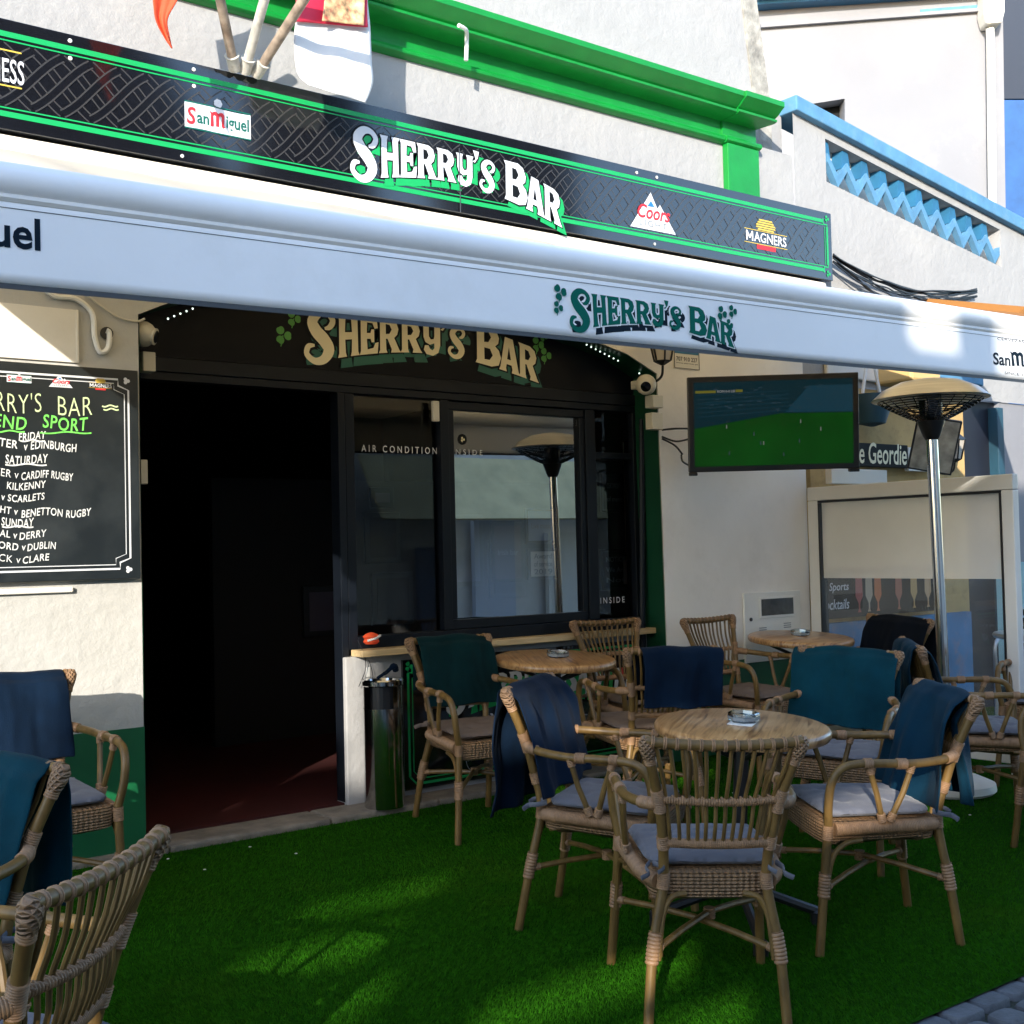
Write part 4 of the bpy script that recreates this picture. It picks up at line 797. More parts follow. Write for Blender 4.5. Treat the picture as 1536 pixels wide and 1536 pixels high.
def cloth(name,pts,m,Y,wav,label,nx=24,ny=24,parent=None,th=.003):
    # pts: four corner curves in photo pixels on a rippling vertical sheet: left edge and right edge polylines
    Lp,Rp=pts; n=len(Lp); vs=[];fs=[]; o0=PY(*Lp[0],Y)
    Lc=catmull([(p[0],p[1],0) for p in Lp],6); Rc=catmull([(p[0],p[1],0) for p in Rp],6); nn=len(Lc)
    for i in range(nn):
        for j in range(nx+1):
            s=j/nx; p=Lc[i].lerp(Rc[i],s); y=Y-wav*(math.sin(s*7+i*.14)+.5*math.sin(s*13+1))*(.3+.7*s); vs.append(PY(p.x,p.y,y)-o0)
    for i in range(nn-1):
        for j in range(nx): a=i*(nx+1)+j; fs.append((a,a+1,a+nx+2,a+nx+1))
    mb=MB(); mb.add(vs,fs); o=mb.build(name,m,parent=parent,smooth=True,loc=None if parent else o0)
    sd=o.modifiers.new('thickness','SOLIDIFY'); sd.thickness=th; return o,o0
o,_=cloth('orange_flag',[[(205,-130),(216,-60),(228,-5),(233,30),(247,58),(256,70)],[(310,-150),(292,-60),(268,-4),(251,28),(254,55),(258.5,73)]],orange_cloth,4.75,.012,''); tag(o,'orange pennant flag hanging in a narrow point above the sign','flag')
fl,f0=cloth('white_flag',[[(452,-70),(447,10),(443,32),(441,70),(446,110),(462,128)],[(556,-90),(551,-10),(555,40),(557,90),(559,125),(548,154)]],white_cloth,4.86,.012,''); tag(fl,'white flag with red patterned top hanging beside the green cornice','flag')
mb_,_o=cloth('red_panel',[[(448,-68),(445,-20),(443,32)],[(555,-85),(551,0),(552,41)]],red_cloth,4.840,.012,'',parent=None); mb_.parent=fl; mb_.location=_o-f0
mb_,_o=cloth('patterned_panel',[[(492,-60),(486,8),(483,31)],[(548,-62),(547,8),(546,38)]],mat('gold_crest_cloth',(.5,.32,.16),.6,var=.8,vscale=26,dirt=(.5,.03,.03,1),dscale=30),4.822,.012,'',parent=None); mb_.parent=fl; mb_.location=_o-f0
# white hook pole on the cornice
hk=MB(); p0=PY(699,85,5.07); hk.tube(catmull([Vector((0,0,-.02)),Vector((0,-.01,.09)),PY(699,45,5.0)-p0,PY(688,38,4.98)-p0],5),.011,8); o=hk.build('cornice_hook',white_plastic,smooth=True,loc=p0); tag(o,'bent white metal hook sticking up in front of the green cornice','hook')
# ================================================================ WALL FITTINGS
# chalkboard
a=PY(207,556,5.18); b=PY(205,868,5.18); CX0,CX1,CZ0,CZ1=.42,a.x,b.z,a.z
cb=thing('chalkboard','black chalkboard of weekend sport fixtures in white and green chalk left of the door','chalkboard',(CX0,5.18,CZ0)); LC=Vector(cb.location)
mb=MB(); mb.box(0,CX1-CX0,0,.03,0,CZ1-CZ0); mb.build('board',mat('chalkboard_black',(.010,.013,.014),.35,var=.35,vscale=3,dirt=(.05,.055,.055,.5),dscale=1.5),parent=cb,bevel=.004)
def K_(u,v,l=0): return Vector((u,5.1785-l,v))-LC
mb=MB(); ex=CX1-.045; et=CZ1-.045; eb=CZ0+.045
for e,w_ in((0,.008),(.018,.0035)):
    c=.045
    mb.ribbon([(CX0,et-e),(ex-c-e,et-e),(ex-c-e,et-c*.6-e),(ex-e,et-c-e),(ex-e,eb+c+e),(ex-c-e,eb+c*.6+e),(ex-c-e,eb+e),(CX0,eb+e)],w_,K_)
for zz_ in(et,eb): 
    for k in range(3): a_=k*2.1; mb.flat([(ex-.008+.008*math.cos(a_)+.008*math.cos(t*.7),zz_-.004+.008*math.sin(a_)+.008*math.sin(t*.7)) for t in range(9)],[],lambda u,v,k=k:K_(u,v,.0003*k))
mb.build('border_line',white_print,parent=cb,fix=False)
chalk=mat('white_chalk',(.62,.63,.62),.95,var=.25,vscale=60); chalk_g=mat('green_chalk',(.16,.62,.10),.95,var=.25,vscale=60); chalk_y=mat('pale_green_chalk',(.55,.66,.36),.95,var=.2,vscale=60)
mw=MB();mg=MB();my=MB()
def ct(m_,s,px0,px1,py,h,off=.012,shear=.12,extra=0,l=.0):
    # px range is the visible text; extra adds hidden characters to the left
    x0=PY(px0,py,5.178).x;x1=PY(px1,py,5.178).x; zc=PY((px0+px1)/2,py,5.178).z; hh=h*.0027/2
    put_text(m_,s,x0,x1,zc-hh,zc+hh,lambda u,v:K_(u,v+.006*math.sin(u*30),.001+l),off=off,shear=shear,space=1.08)
def cl(m_,px0,px1,py):
    pts=[]; 
    for i in range(20):
        t=i/19; p=PY(px0+(px1-px0)*t,py+1.2*math.sin(t*9),5.178); pts.append((p.x,p.z))
    m_.ribbon(pts,.006,lambda u,v:K_(u,v,.0013))
ct(my,"SHERRY'S",-60,62,602,30,-.012,.0); ct(my,'BAR',87,138,609,29,-.012,0)
ct(mg,'WEEKEND',-80,40,631,20); ct(mg,'SPORT',64,132,635,21); cl(mg,60,137,649); cl(mg,-10,37,647)
cl(my,153,177,609); cl(my,155,178,614)
ct(mw,'FRIDAY',28,69,654,12); cl(mw,30,66,661)
ct(mw,'ULSTER',-28,26,664,13); ct(mw,'v EDINBURGH',36,115,669,13)
ct(mw,'SATURDAY',8,72,689,14); cl(mw,8,70,697)
ct(mw,'MUNSTER v',-50,28,709,12); ct(mw,'CARDIFF RUGBY',32,110,713,12)
ct(mw,'KILKENNY',10,69,728,11); ct(mw,'v SCARLETS',2,67,746,11)
ct(mw,'CONNACHT v',-60,27,765,11); ct(mw,'BENETTON RUGBY',32,137,769,12)
ct(mw,'SUNDAY',2,51,783,13); cl(mw,3,50,790)
ct(mw,'DONEGAL v',-50,26,801,11); ct(mw,'DERRY',29,70,802,11)
ct(mw,'WATERFORD v',-60,39,819,11); ct(mw,'DUBLIN',41,84,820,11)
ct(mw,'LIMERICK v',-50,31,838,11); ct(mw,'CLARE',34,74,838,11)
mw.build('chalk_lettering',chalk,parent=cb,fix=False); mg.build('green_chalk_lettering',chalk_g,parent=cb,fix=False); my.build('title_lettering',chalk_y,parent=cb,fix=False)
KK=lambda u,v,l=0:K_(u,v,l)
a=PY(10,570,5.178);b=PY(47,566,5.178); banner(KK,cb,a.x,b.x,PY(28,574,5.178).z,PY(28,563,5.178).z)
a=PY(73,580,5.178);b=PY(109,582,5.178); mountain(KK,cb,a.x,b.x,PY(90,581,5.178).z,PY(90,562,5.178).z)
a=PY(133,577,5.178);b=PY(168,579,5.178); cider(KK,cb,a.x,b.x,PY(150,586,5.178).z,PY(150,568,5.178).z)
# ledge and cabinet below/above the chalkboard, wall cables
mb=MB(); q=PY(108,884,YW); mb.box(.3-q.x,0,-.022,-.001,-.012,.012); o=mb.build('wall_trim',stucco_cream,bevel=.006,loc=(q.x,YW,q.z)); tag(o,'white moulded trim on the wall under the chalkboard','trim')
q0=PY(0,447,YW);q1=PY(117,545,YW); mb=MB(); mb.box(0,q1.x-.8,-.012,-.001,0,q0.z-q1.z-.02); mb.box(q1.x-.8-.012,q1.x-.8,-.016,-.0125,0,q0.z-q1.z-.02); o=mb.build('meter_hatch',stucco_cream,bevel=.003,loc=(.8,YW,q1.z)); tag(o,'white flush hatch door on the wall above the chalkboard','hatch')
t=thing('wall_cable','thick white cable looping down the wall above the chalkboard','cable',PY(130,520,YW-.012)); b0=Vector(t.location)
mb=MB(); mb.tube(catmull([PY(*p,YW-.014)-b0 for p in [(70,436),(85,445),(115,449),(138,470),(142,505),(150,528),(162,522),(164,500),(160,496)]],6),.012,8); mb.build('cable',white_plastic,parent=t,smooth=True)
mb=MB(); mb.lathe([(.0005,0),(.028,0),(.028,.004),(.018,.004)],(0,0,0),16,M=Matrix.Translation(PY(160,500,YW-.004)-b0)@Matrix.Rotation(R(90),4,'X')); mb.build('hole_rim',black_plastic,parent=t)
t=thing('wall_wire','thin cream wire running to the left security camera','wire',PY(200,480,YW-.01)); b0=Vector(t.location); mb=MB(); mb.tube(catmull([PY(*p,YW-.012)-b0 for p in [(128,440),(150,458),(178,476),(205,482),(217,478)]],5),.005,6); mb.build('wire',beige_plastic,parent=t,smooth=True)
# cameras
def dome(loc,look,label,r):
    t=thing('security_camera',label,'security camera',loc,group='security cameras at the shopfront corners'); z=look.normalized(); Q=z.to_track_quat('Z','Y').to_matrix().to_4x4()
    m_=MB(); m_.ball((0,0,0),r,16); m_.build('body',beige_plastic,parent=t,smooth=True)
    m_=MB(); m_.lathe([(r*.62,r*.70),(r*.66,r*.98),(r*.5,r*1.02)],(0,0,0),18,M=Q); m_.build('ring',beige_plastic,parent=t,smooth=True)
    m_=MB(); m_.lathe([(r*.5,r*1.0),(r*.48,r*1.06),(r*.2,r*1.10),(.001,r*1.1)],(0,0,0),18,M=Q); m_.build('lens',mat('camera_lens',(.005,.005,.007),.08),parent=t,smooth=True)
    m_=MB(); m_.box(-.03,.03,.0,r*1.6,-.02,.03); m_.build('mount',beige_plastic,parent=t,bevel=.004); return t
dome(PY(969,577,5.16),Vector((-.75,-.75,-.35)),'white dome camera at the right corner of the shopfront',.062)
dome(PY(215,501,5.30),Vector((.75,-.6,-.25)),'white dome camera at the left corner above the doorway',.058)
def wbox(px,py,Y,w_,d,h,label,name='junction_box'):
    mb=MB(); mb.box(-w_/2,w_/2,-d,0,-h/2,h/2); o=mb.build(name,beige_plastic,bevel=.005,loc=PY(px,py,Y)); return tag(o,label,'box')
wbox(975,604,YW-.002,.085,.07,.075,'cream box right under the right dome camera'); wbox(976,633,YW-.002,.09,.06,.10,'lower cream box above the black television cables'); wbox(217,545,YW+.17,.06,.06,.09,'cream box under the left dome camera')
mb=MB(); mb.tube([PY(957,628,5.36)-PY(957,900,5.36)]+[Vector((0,0,z)) for z in(-.1,-.55)],.018,8); o=mb.build('dark_pipe',charcoal,smooth=True,loc=PY(963,900,5.36)); tag(o,'dark vertical pipe in the green shopfront reveal','pipe')
# alarm sign
a=PY(1010,530,YW-.006);b=PY(1050,556,YW-.006); t=thing('alarm_sign','small cream alarm sign with the number 707 910 227 above the television','sign',(a.x,YW-.006,b.z)); L=Vector(t.location); w_=b.x-a.x;h=a.z-b.z+.03
mb=MB(); mb.box(0,w_,0,.005,0,h); mb.build('plate',stucco_cream,parent=t)
mb=MB(); put_text(mb,'707 910 227',.1*w_,.9*w_,.40*h,.62*h,lambda u,v:Vector((u,-.0012,v)),off=.012); put_text(mb,'www.alarmes.pt',.08*w_,.92*w_,.25*h,.33*h,lambda u,v:Vector((u,-.0012,v)),off=.01)
for e in((0.02,.02,.98,.045),(.02,.955,.98,.98),(.02,.045,.045,.955),(.955,.045,.98,.955)): mb.add([Vector((e[0]*w_,-.0012,e[1]*h)),Vector((e[2]*w_,-.0012,e[1]*h)),Vector((e[2]*w_,-.0012,e[3]*h)),Vector((e[0]*w_,-.0012,e[3]*h))],[(0,1,2,3)])
mb.build('lettering',black_print,parent=t,fix=False); mb=MB(); mb.add([Vector((.05*w_,-.0012,.78*h)),Vector((.95*w_,-.0012,.78*h)),Vector((.95*w_,-.0012,.93*h)),Vector((.05*w_,-.0012,.93*h))],[(0,1,2,3)]); mb.build('blue_strip',blue_dark,parent=t,fix=False)
# meter box
a=PY(1113,890,YW);b=PY(1197,986,YW); t=thing('meter_box','white electricity meter box with a small dark window low on the wall','meter box',(a.x,YW,b.z)); L=Vector(t.location); w_=PY(1197,890,YW).x-a.x; h=a.z-b.z
mb=MB(); mb.box(0,w_,-.018,-.001,0,h); mb.build('door',white_plastic,parent=t,bevel=.004)
mb=MB(); mb.box(.25*w_,.88*w_,-.024,-.0185,.62*h,.93*h); mb.build('window_frame',white_plastic,parent=t,bevel=.003)
mb=MB(); mb.box(.28*w_,.85*w_,-.0265,-.0245,.66*h,.90*h); mb.build('meter_window',mat('smoky_pane',(.06,.055,.045),.12,var=.5,vscale=12),parent=t)
mb=MB(); mb.lathe([(.012,0),(.012,.006),(.003,.008)],(0,0,0),12,M=Matrix.Translation((.1*w_,-.018,.62*h))@Matrix.Rotation(R(90),4,'X')); mb.build('lock',black_plastic,parent=t)
mb=MB(); 
for x0,z0 in((.24,.48),(.68,.52)):
    for k in range(3): mb.box(x0*w_,(x0+.13)*w_,-.020,-.0185,(z0-.03*k)*h,(z0-.03*k+.012)*h)
mb.build('vent_slot',grey_print,parent=t)
# TV
tvc=PD(1160,634,7.05); tv=thing('television','wall mounted television showing a green sports pitch','television',tvc)
rr=Vector((MX[0,0],MX[1,0],0)).normalized(); back=Vector((-rr.y,rr.x,0)); ang=R(-3.0)
rr2=(rr*math.cos(ang)-back*math.sin(-ang)); bk=Vector((-rr2.y,rr2.x,0)); tilt=R(5)
upv=(Vector((0,0,1))*math.cos(tilt)-bk*math.sin(tilt)).normalized(); out=(bk+Vector((0,0,1))*math.tan(tilt)).normalized(); out=rr2.cross(upv)*-1
if out.dot(bk)<0: out=-out
tv.matrix_world=Matrix(((rr2.x,out.x,upv.x,tvc.x),(rr2.y,out.y,upv.y,tvc.y),(rr2.z,out.z,upv.z,tvc.z),(0,0,0,1)))
TW,TH=.985,.555
mb=MB(); mb.box(-TW/2,TW/2,-.0,.05,-TH/2,TH/2); mb.box(-TW/2,-TW/2+.05,-.005,.04,-TH/2-.02,-TH/2-.0005); mb.box(TW/2-.06,TW/2,-.005,.04,-TH/2-.02,-TH/2-.0005); mb.build('casing',black_plastic,parent=tv,bevel=.005)
mb=MB(); iw,ih=TW/2-.035,TH/2-.032; mb.add([(-iw,-.0015,-ih),(iw,-.0015,-ih),(iw,-.0015,ih),(-iw,-.0015,ih)],[(0,1,2,3)]); scr=mb.build('screen',emit('screen_stand_teal',(.003,.035,.05),.10),parent=tv,fix=False)
mb=MB(); mb.add([(-iw,-.0025,-ih),(iw,-.0025,-ih),(iw,-.0025,.20*ih),(.1*iw,-.0025,.22*ih),(-iw,-.0025,-.10*ih)],[(0,1,2,3,4)])
pm=emit('screen_pitch_green',(.004,.085,.006),.2); tt=pm.node_tree; nn=tt.nodes.new('ShaderNodeTexNoise'); nn.inputs['Scale'].default_value=3; mr=tt.nodes.new('ShaderNodeMapRange'); mr.inputs[3].default_value=.03; mr.inputs[4].default_value=.17; tcn=tt.nodes.new('ShaderNodeTexCoord'); tt.links.new(tcn.outputs['Object'],nn.inputs[0]); tt.links.new(nn.outputs[0],mr.inputs[0]); tt.links.new(mr.outputs[0],tt.nodes['Principled BSDF'].inputs['Emission Strength'])
mb.build('screen_pitch',pm,parent=scr,fix=False)
mb=MB(); mb.add([(.15*iw,-.002,.24*ih),(.45*iw,-.002,.85*ih),(iw,-.002,.85*ih),(iw,-.002,.22*ih)],[(0,1,2,3)]); 
mb.build('screen_roof',emit('screen_roof_blue',(.012,.07,.11),.10),parent=scr,fix=False)
mb=MB()
for k in range(6): z=(.28+.09*k)*ih; mb.add([(-iw*.95,-.0022,z-.12*ih*(1-k*.12)),(.2*iw,-.0022,z),(.2*iw,-.0022,z+.008),(-iw*.95,-.0022,z+.008-.12*ih*(1-k*.12))],[(0,1,2,3)])
mb.add([(-.85*iw,-.0022,.45*ih),(-.6*iw,-.0022,.48*ih),(-.6*iw,-.0022,.56*ih),(-.85*iw,-.0022,.54*ih)],[(0,1,2,3)]); mb.add([(-.08*iw,-.0024,.58*ih),(.1*iw,-.0024,.58*ih),(.1*iw,-.0024,.66*ih),(-.08*iw,-.0024,.66*ih)],[(0,1,2,3)])
mb.build('screen_stand_row',emit('screen_row_blue',(.008,.05,.075),.10),parent=scr,fix=False)
mb=MB(); mb.add([(-.98*iw,-.003,.74*ih),(-.72*iw,-.003,.74*ih),(-.72*iw,-.003,.80*ih),(-.98*iw,-.003,.80*ih)],[(0,1,2,3)]); mb.add([(-.47*iw,-.003,.745*ih),(-.38*iw,-.003,.745*ih),(-.38*iw,-.003,.805*ih),(-.47*iw,-.003,.805*ih)],[(0,1,2,3)]); mb.build('score_bar',emit('screen_score_yellow',(.16,.15,.02),.15),parent=scr,fix=False)
for k in range(9):
    x=random.uniform(-.85,.85)*iw; z=random.uniform(-.8,.0)*ih; mb=MB(); mb.add([(x-.004,-.0032,z),(x+.004,-.0032,z),(x+.003,-.0032,z+.022),(x-.003,-.0032,z+.022)],[(0,1,2,3)]); mb.build('screen_player',emit('screen_player_pale',(.2,.22,.2) if k%2 else (.05,.08,.1),.12),parent=scr,fix=False)
mb=MB()
for k in range(60):
    x=random.uniform(-.9,.9)*iw; z=random.uniform(.3,.85)*ih; s_=random.uniform(.004,.014); mb.add([(x,-.0026,z),(x+s_*2,-.0026,z),(x+s_*2,-.0026,z+s_*.6),(x,-.0026,z+s_*.6)],[(0,1,2,3)])
mb.build('screen_crowd',emit('screen_crowd_grey',(.03,.07,.10),.11),parent=scr,fix=False)['kind']='stuff'
mb=MB(); put_text(mb,'ROM 0-0 LEI',-.70*iw,-.48*iw,.745*ih,.80*ih,lambda u,v:Vector((u,-.0031,v)),off=0)
mb.build('score_lettering',emit('screen_score_white',(.4,.4,.4),.15),parent=scr,fix=False)
wl_=tv.matrix_world.inverted()
mb=MB(); mb.box(-.12,.12,.051,.08,-.12,.12); mb.tube([(0,.08,0),(.05,.2,0),wl_@Vector((tvc.x+.1,YW,tvc.z-.02))],.025,8); mb.build('bracket',black_metal,parent=tv)
t=thing('tv_cables','black cables running from the television to the green shopfront reveal','cables',PY(990,650,YW-.02)); b0=Vector(t.location)
def edge(z): return tv.matrix_world@Vector((-TW/2+.01,.03,z))-b0
for pts in [[PY(993,645,YW-.02)-b0,PY(1012,643,YW-.06)-b0,edge(-.02)],[PY(993,655,YW-.02)-b0,PY(1014,662,YW-.06)-b0,edge(-.08)],[PY(993,658,YW-.02)-b0,PY(1012,668,YW-.05)-b0,PY(1024,682,YW-.08)-b0],[PY(1022,682,YW-.08)-b0,PY(1024,692,YW-.1)-b0,edge(-.24)]]:
    mb=MB(); mb.tube(catmull(pts,6),.006,6); mb.build('cable',black_plastic,parent=t,smooth=True)
# string lights round the shopfront recess
led=emit('led_white',(.8,1,.85),.6)
t=thing('string_light','string of tiny white lights along the top of the shopfront recess','string light',PY(900,520,5.3)); b0=Vector(t.location)
wire=[];
for pa,pb,n in [((880,517),(927,541),8),((252,478),(289,463),5),((959,560),(961,584),2)]:
    for i in range(n):
        s=i/max(1,n-1); p=PY(pa[0]+(pb[0]-pa[0])*s,pa[1]+(pb[1]-pa[1])*s,5.30)-b0; mb=MB(); mb.ball((0,0,0),.0045,8); q=mb.build('bulb',led,parent=t,smooth=True,loc=p)
        wire.append(p)
    mb=MB(); mb.tube(wire[-n:],.002,5); mb.build('wire',black_plastic,parent=t)
# ================================================================ TERRACE
TILT=math.atan(SL)
def stand(o,x,y,rz,dz=0,extra=0):
    o.location=(x,y,gz(y)+dz); o.rotation_mode='XYZ'
    o.rotation_euler=(Matrix.Rotation(TILT+extra,3,'X')@Matrix.Rotation(rz,3,'Z')).to_euler(); return o
# patio heater
ht=thing('patio_heater','tall stainless steel patio heater with domed reflector beside the glass screen','patio heater'); stand(ht,5.85,3.83,0,0,-TILT)
mb=MB(); mb.lathe([(.002,.0),(.23,.0),(.245,.015),(.24,.05),(.16,.085),(.05,.10),(.045,.16),(.002,.16)],(0,0,0),32); mb.build('base',white_plastic,parent=ht,smooth=True)
mb=MB(); mb.tube([(0,0,.16),(-.02,0,1.0),(-.046,0,1.915)],.031,20); mb.build('pole',steel,parent=ht,smooth=True)
mb=MB(); mb.lathe([(.034,0),(.045,.02),(.068,.085),(.072,.10),(.06,.105)],(-.047,0,1.90),28); mb.build('burner_cup',black_plastic,parent=ht,smooth=True)
mb=MB(); mb.lathe([(.05,2.0),(.06,2.03),(.062,2.115)],(-.047,0,0),28,cap=False); mb.build('burner',steel_dark,parent=ht,smooth=True)
gp=[(.072,2.004),(.115,2.022),(.17,2.05),(.225,2.08),(.275,2.112)]
mb=MB()
for k in range(13):
    t_=k/12*3.999; i_=int(t_); f_=t_-i_; r_=gp[i_][0]+(gp[i_+1][0]-gp[i_][0])*f_; z_=gp[i_][1]+(gp[i_+1][1]-gp[i_][1])*f_; mb.lathe([(r_,z_-.003),(r_+.004,z_),(r_,z_+.003)],(-.047,0,0),40,cap=False)
for k in range(24): a=k*math.pi/12; mb.tube([(-.047+r_*math.cos(a),r_*math.sin(a),z_) for r_,z_ in gp],.0028,4)
mb.build('burner_guard',steel_dark,parent=ht,smooth=True)
mb=MB(); mb.lathe([(.10,2.125),(.25,2.128),(.305,2.118),(.310,2.122),(.25,2.175),(.16,2.215),(.06,2.232),(.001,2.235)],(-.047,0,0),44); mb.build('reflector',steel_br,parent=ht,smooth=True)
# glass wind screen
WX=6.47; y0,y1=3.74,YW-.02
zl=lambda y:1.80 
ws=thing('wind_screen','aluminium framed glass wind screen with a frosted upper band standing out from the wall','wind screen',(WX,4.5,0)); LW=Vector(ws.location)
def wb(mb,ya,yb,za,zb,d=.03): mb.box(-d,d,ya-LW.y,yb-LW.y,za,zb)
mb=MB(); wb(mb,y0,y1,1.70,1.79); wb(mb,y1-.085,y1,.10,1.699); wb(mb,y0,y0+.075,.06,1.699); wb(mb,y0+.076,y1-.086,.14,.24); mb.build('frame',alu,parent=ws,bevel=.006)
mb=MB(); g_=.012
wb(mb,y0+.0755,y1-.0855,1.685,1.6995,.033); wb(mb,y1-.098,y1-.0855,.245,1.684,.033); wb(mb,y0+.0755,y0+.086,.245,1.684,.033); mb.build('gasket',black_plastic,parent=ws)
mb=MB(); zf=1.19; mb.add([(-.006,y0+.08-LW.y,zf),(-.006,y1-.09-LW.y,zf),(-.006,y1-.09-LW.y,1.69),(-.006,y0+.08-LW.y,1.69)],[(0,1,2,3)]); mb.build('frosted_band',frost,parent=ws)
mb=MB(); mb.add([(0,y0+.08-LW.y,.24),(0,y1-.09-LW.y,.24),(0,y1-.09-LW.y,zf-.002),(0,y0+.08-LW.y,zf-.002)],[(0,1,2,3)]); mb.build('glass_pane',glass_clear,parent=ws)
# ash bin
bn=thing('ash_bin','tall cylindrical chrome ash bin beside the doorway post','bin'); stand(bn,3.16,5.235,0,.04,-TILT); bn.location.z=.163
mb=MB(); pr=[(.001,.004),(.098,.0),(.1,.006),(.1,.49)]; mb.lathe(pr,(0,0,0),40,cap=False); mb.build('body',steel,parent=bn,smooth=True)
mb=MB(); n=40; vs=[];fs=[]
for z in (.492,.60):
    for k in range(n): a=2*math.pi*k/n; vs.append((.1*math.cos(a),.1*math.sin(a),z))
for k in range(n):
    a=2*math.pi*(k+.5)/n; d=(a-R(235))%(2*math.pi); d=min(d,2*math.pi-d)
    if d>R(38): fs.append((k,(k+1)%n,n+(k+1)%n,n+k))
mb.add(vs,fs); mb.build('hood',steel,parent=bn,smooth=True)
mb=MB(); mb.lathe([(.085,.44),(.085,.60)],(0,0,0),30,cap=True); mb.build('opening',black_plastic,parent=bn)
mb=MB(); mb.lathe([(.102,.60),(.106,.604),(.106,.625),(.1,.632),(.075,.628),(.07,.615),(.001,.613)],(0,0,0),40); mb.build('rim',steel,parent=bn,smooth=True)
mb=MB(); mb.tube(catmull([(-.03,0,.635),(.0,-.01,.655),(.03,.01,.66),(.07,.0,.69),(.085,.01,.665)],4),[.008]*5+[.010]*6+[.016]*6,8); mb.build('cloth_scrap',navy,parent=bn,smooth=True)
t=thing('loose_wire','thin dark wire looping up the white post above the ash bin','wire',PY(542,1025,5.30)); b0=Vector(t.location)
for p_ in ([(538,1030),(548,1005),(547,985),(540,968),(536,960)],[(560,1022),(558,1005),(553,990)]):
    mb=MB(); mb.tube(catmull([PY(*q,5.36)-b0 for q in p_],5),.0022,5); mb.build('strand',black_plastic,parent=t)
c=PY(552,1008,5.383); mb=MB(); mb.box(-.012,.012,-.006,0,-.025,.025); o=mb.build('wall_socket',white_plastic,bevel=.003,loc=c); tag(o,'small white socket plate on the white post above the ash bin','socket')
# poster board below the window
bx0,bx1,bz0,bz1=3.36,5.06,.19,.865
pb=thing('poster_board','black menu board with green border and white lettering under the window ledge','board',(bx0,5.36,bz0)); LP=Vector(pb.location)
mb=MB(); mb.box(0,bx1-bx0,0,.02,0,bz1-bz0); mb.build('board',black_vinyl,parent=pb,bevel=.003)
def B_(u,v,l=0): return Vector((u,-.001-l,v))
BW,BH=bx1-bx0,bz1-bz0
mb=MB()
for e,w_ in((.03,.014),(.055,.006)):
    c=.04; pts=[(e+c,BH-e),(BW-e-c,BH-e),(BW-e-c,BH-e-c*.6),(BW-e-c*.4,BH-e-c*.6),(BW-e,BH-e-c),(BW-e,e+c),(BW-e-c,e),(e+c,e),(e,e+c),(e,BH-e-c),(e+c*.6,BH-e-c),(e+c*.6,BH-e-c*.6),(e+c,BH-e-c*.4),(e+c,BH-e)]
    mb.ribbon(pts,w_,B_)
shamrock(mb,.035,BH-.035,.028,B_); mb.build('border_line',sign_green,parent=pb,fix=False)
put_groovy(pb,lambda u,v,l=0:B_(.26+1.12*u,BH-.31+.20*v,l),[('lettering_shadow',sign_green,.12,-.15,.03,.001),('lettering',white_print,0,0,0,.0024)])
mb=MB()
for s,u0,u1,v in [('Welcome',.55,1.05,.30),('to the cosy indoor',.35,1.25,.24),('bar with live sport',.35,1.25,.18)]: put_text(mb,s,u0,u1,v,v+.045,lambda u,v:B_(u,v,.001),off=.015)
mb.build('small_lettering',white_print,parent=pb,fix=False)
mb=MB(); put_text(mb,'MAGNERS',.40,.52,.105,.125,lambda u,v:B_(u,v,.001),off=.01); 
q=[(.46+.075*math.cos(a),.115+.075*math.sin(a)) for a in [k*math.pi/16 for k in range(33)]]; mb.ribbon(q,.004,lambda u,v:B_(u,v,.001)); mb.build('round_logo',grey_print,parent=pb,fix=False)
banner(lambda u,v,l=0:B_(u,v,l),pb,.62,.80,.10,.17)
mb=MB(); 
for k,col in enumerate([(.6,.03,.03),(.02,.35,.06),(.7,.7,.7),(.02,.35,.06),(.7,.7,.7),(.6,.03,.03),(.7,.7,.7)]):
    q=MB(); x=BW-.42+.045*k; q.add([B_(x,.40,.001),B_(x+.03,.40,.001),B_(x+.05,.52,.001),B_(x+.02,.52,.001)],[(0,1,2,3)]); q.build('menu_stripe',mat('stripe_print',col,.5),parent=pb,fix=False)
# ---------------------------------------------------------------- tables
def make_table():
    t=thing('bistro_table','','table'); r=.318
    m_=MB(); m_.lathe([(.001,.700),(r-.03,.700),(r-.006,.706),(r,.716),(r,.728),(r-.006,.738),(r-.016,.742),(.001,.742)],(0,0,0),56); m_.build('tabletop',tabletop_m,parent=t,smooth=True)
    m_=MB(); m_.tube([(0,0,.12),(0,0,.69)],.027,14); m_.lathe([(.001,.67),(.05,.672),(.05,.699),(.001,.699)],(0,0,0),16)
    for k in range(4): a=k*math.pi/2+.4; m_.tube([(.03*math.cos(a),.03*math.sin(a),.62),(.22*math.cos(a),.22*math.sin(a),.692)],.010,8)
    m_.build('pedestal',black_metal,parent=t,smooth=True)
    for k in range(4):
        a=k*math.pi/2+.4; c,s=math.cos(a),math.sin(a)
        m_=MB(); m_.tube(catmull([(0,0,.20),(.06*c,.06*s,.14),(.20*c,.20*s,.085),(.30*c,.30*s,.05)],4),.018,8); m_.build('foot',black_metal,parent=t,smooth=True)
        m_=MB(); m_.lathe([(.001,0),(.026,.0),(.028,.05),(.022,.058),(.001,.058)],(.30*c,.30*s,0),12); m_.build('foot_cap',black_plastic,parent=t,smooth=True)
    return t
def dup(root):
    r=root.copy(); COL.objects.link(r)
    for ch in list(root.children):
        c=ch.copy(); COL.objects.link(c); c.parent=r
        for g in list(ch.children): d=g.copy(); COL.objects.link(d); d.parent=c
    return r
tb0=make_table(); TG='round bistro tables on the terrace'
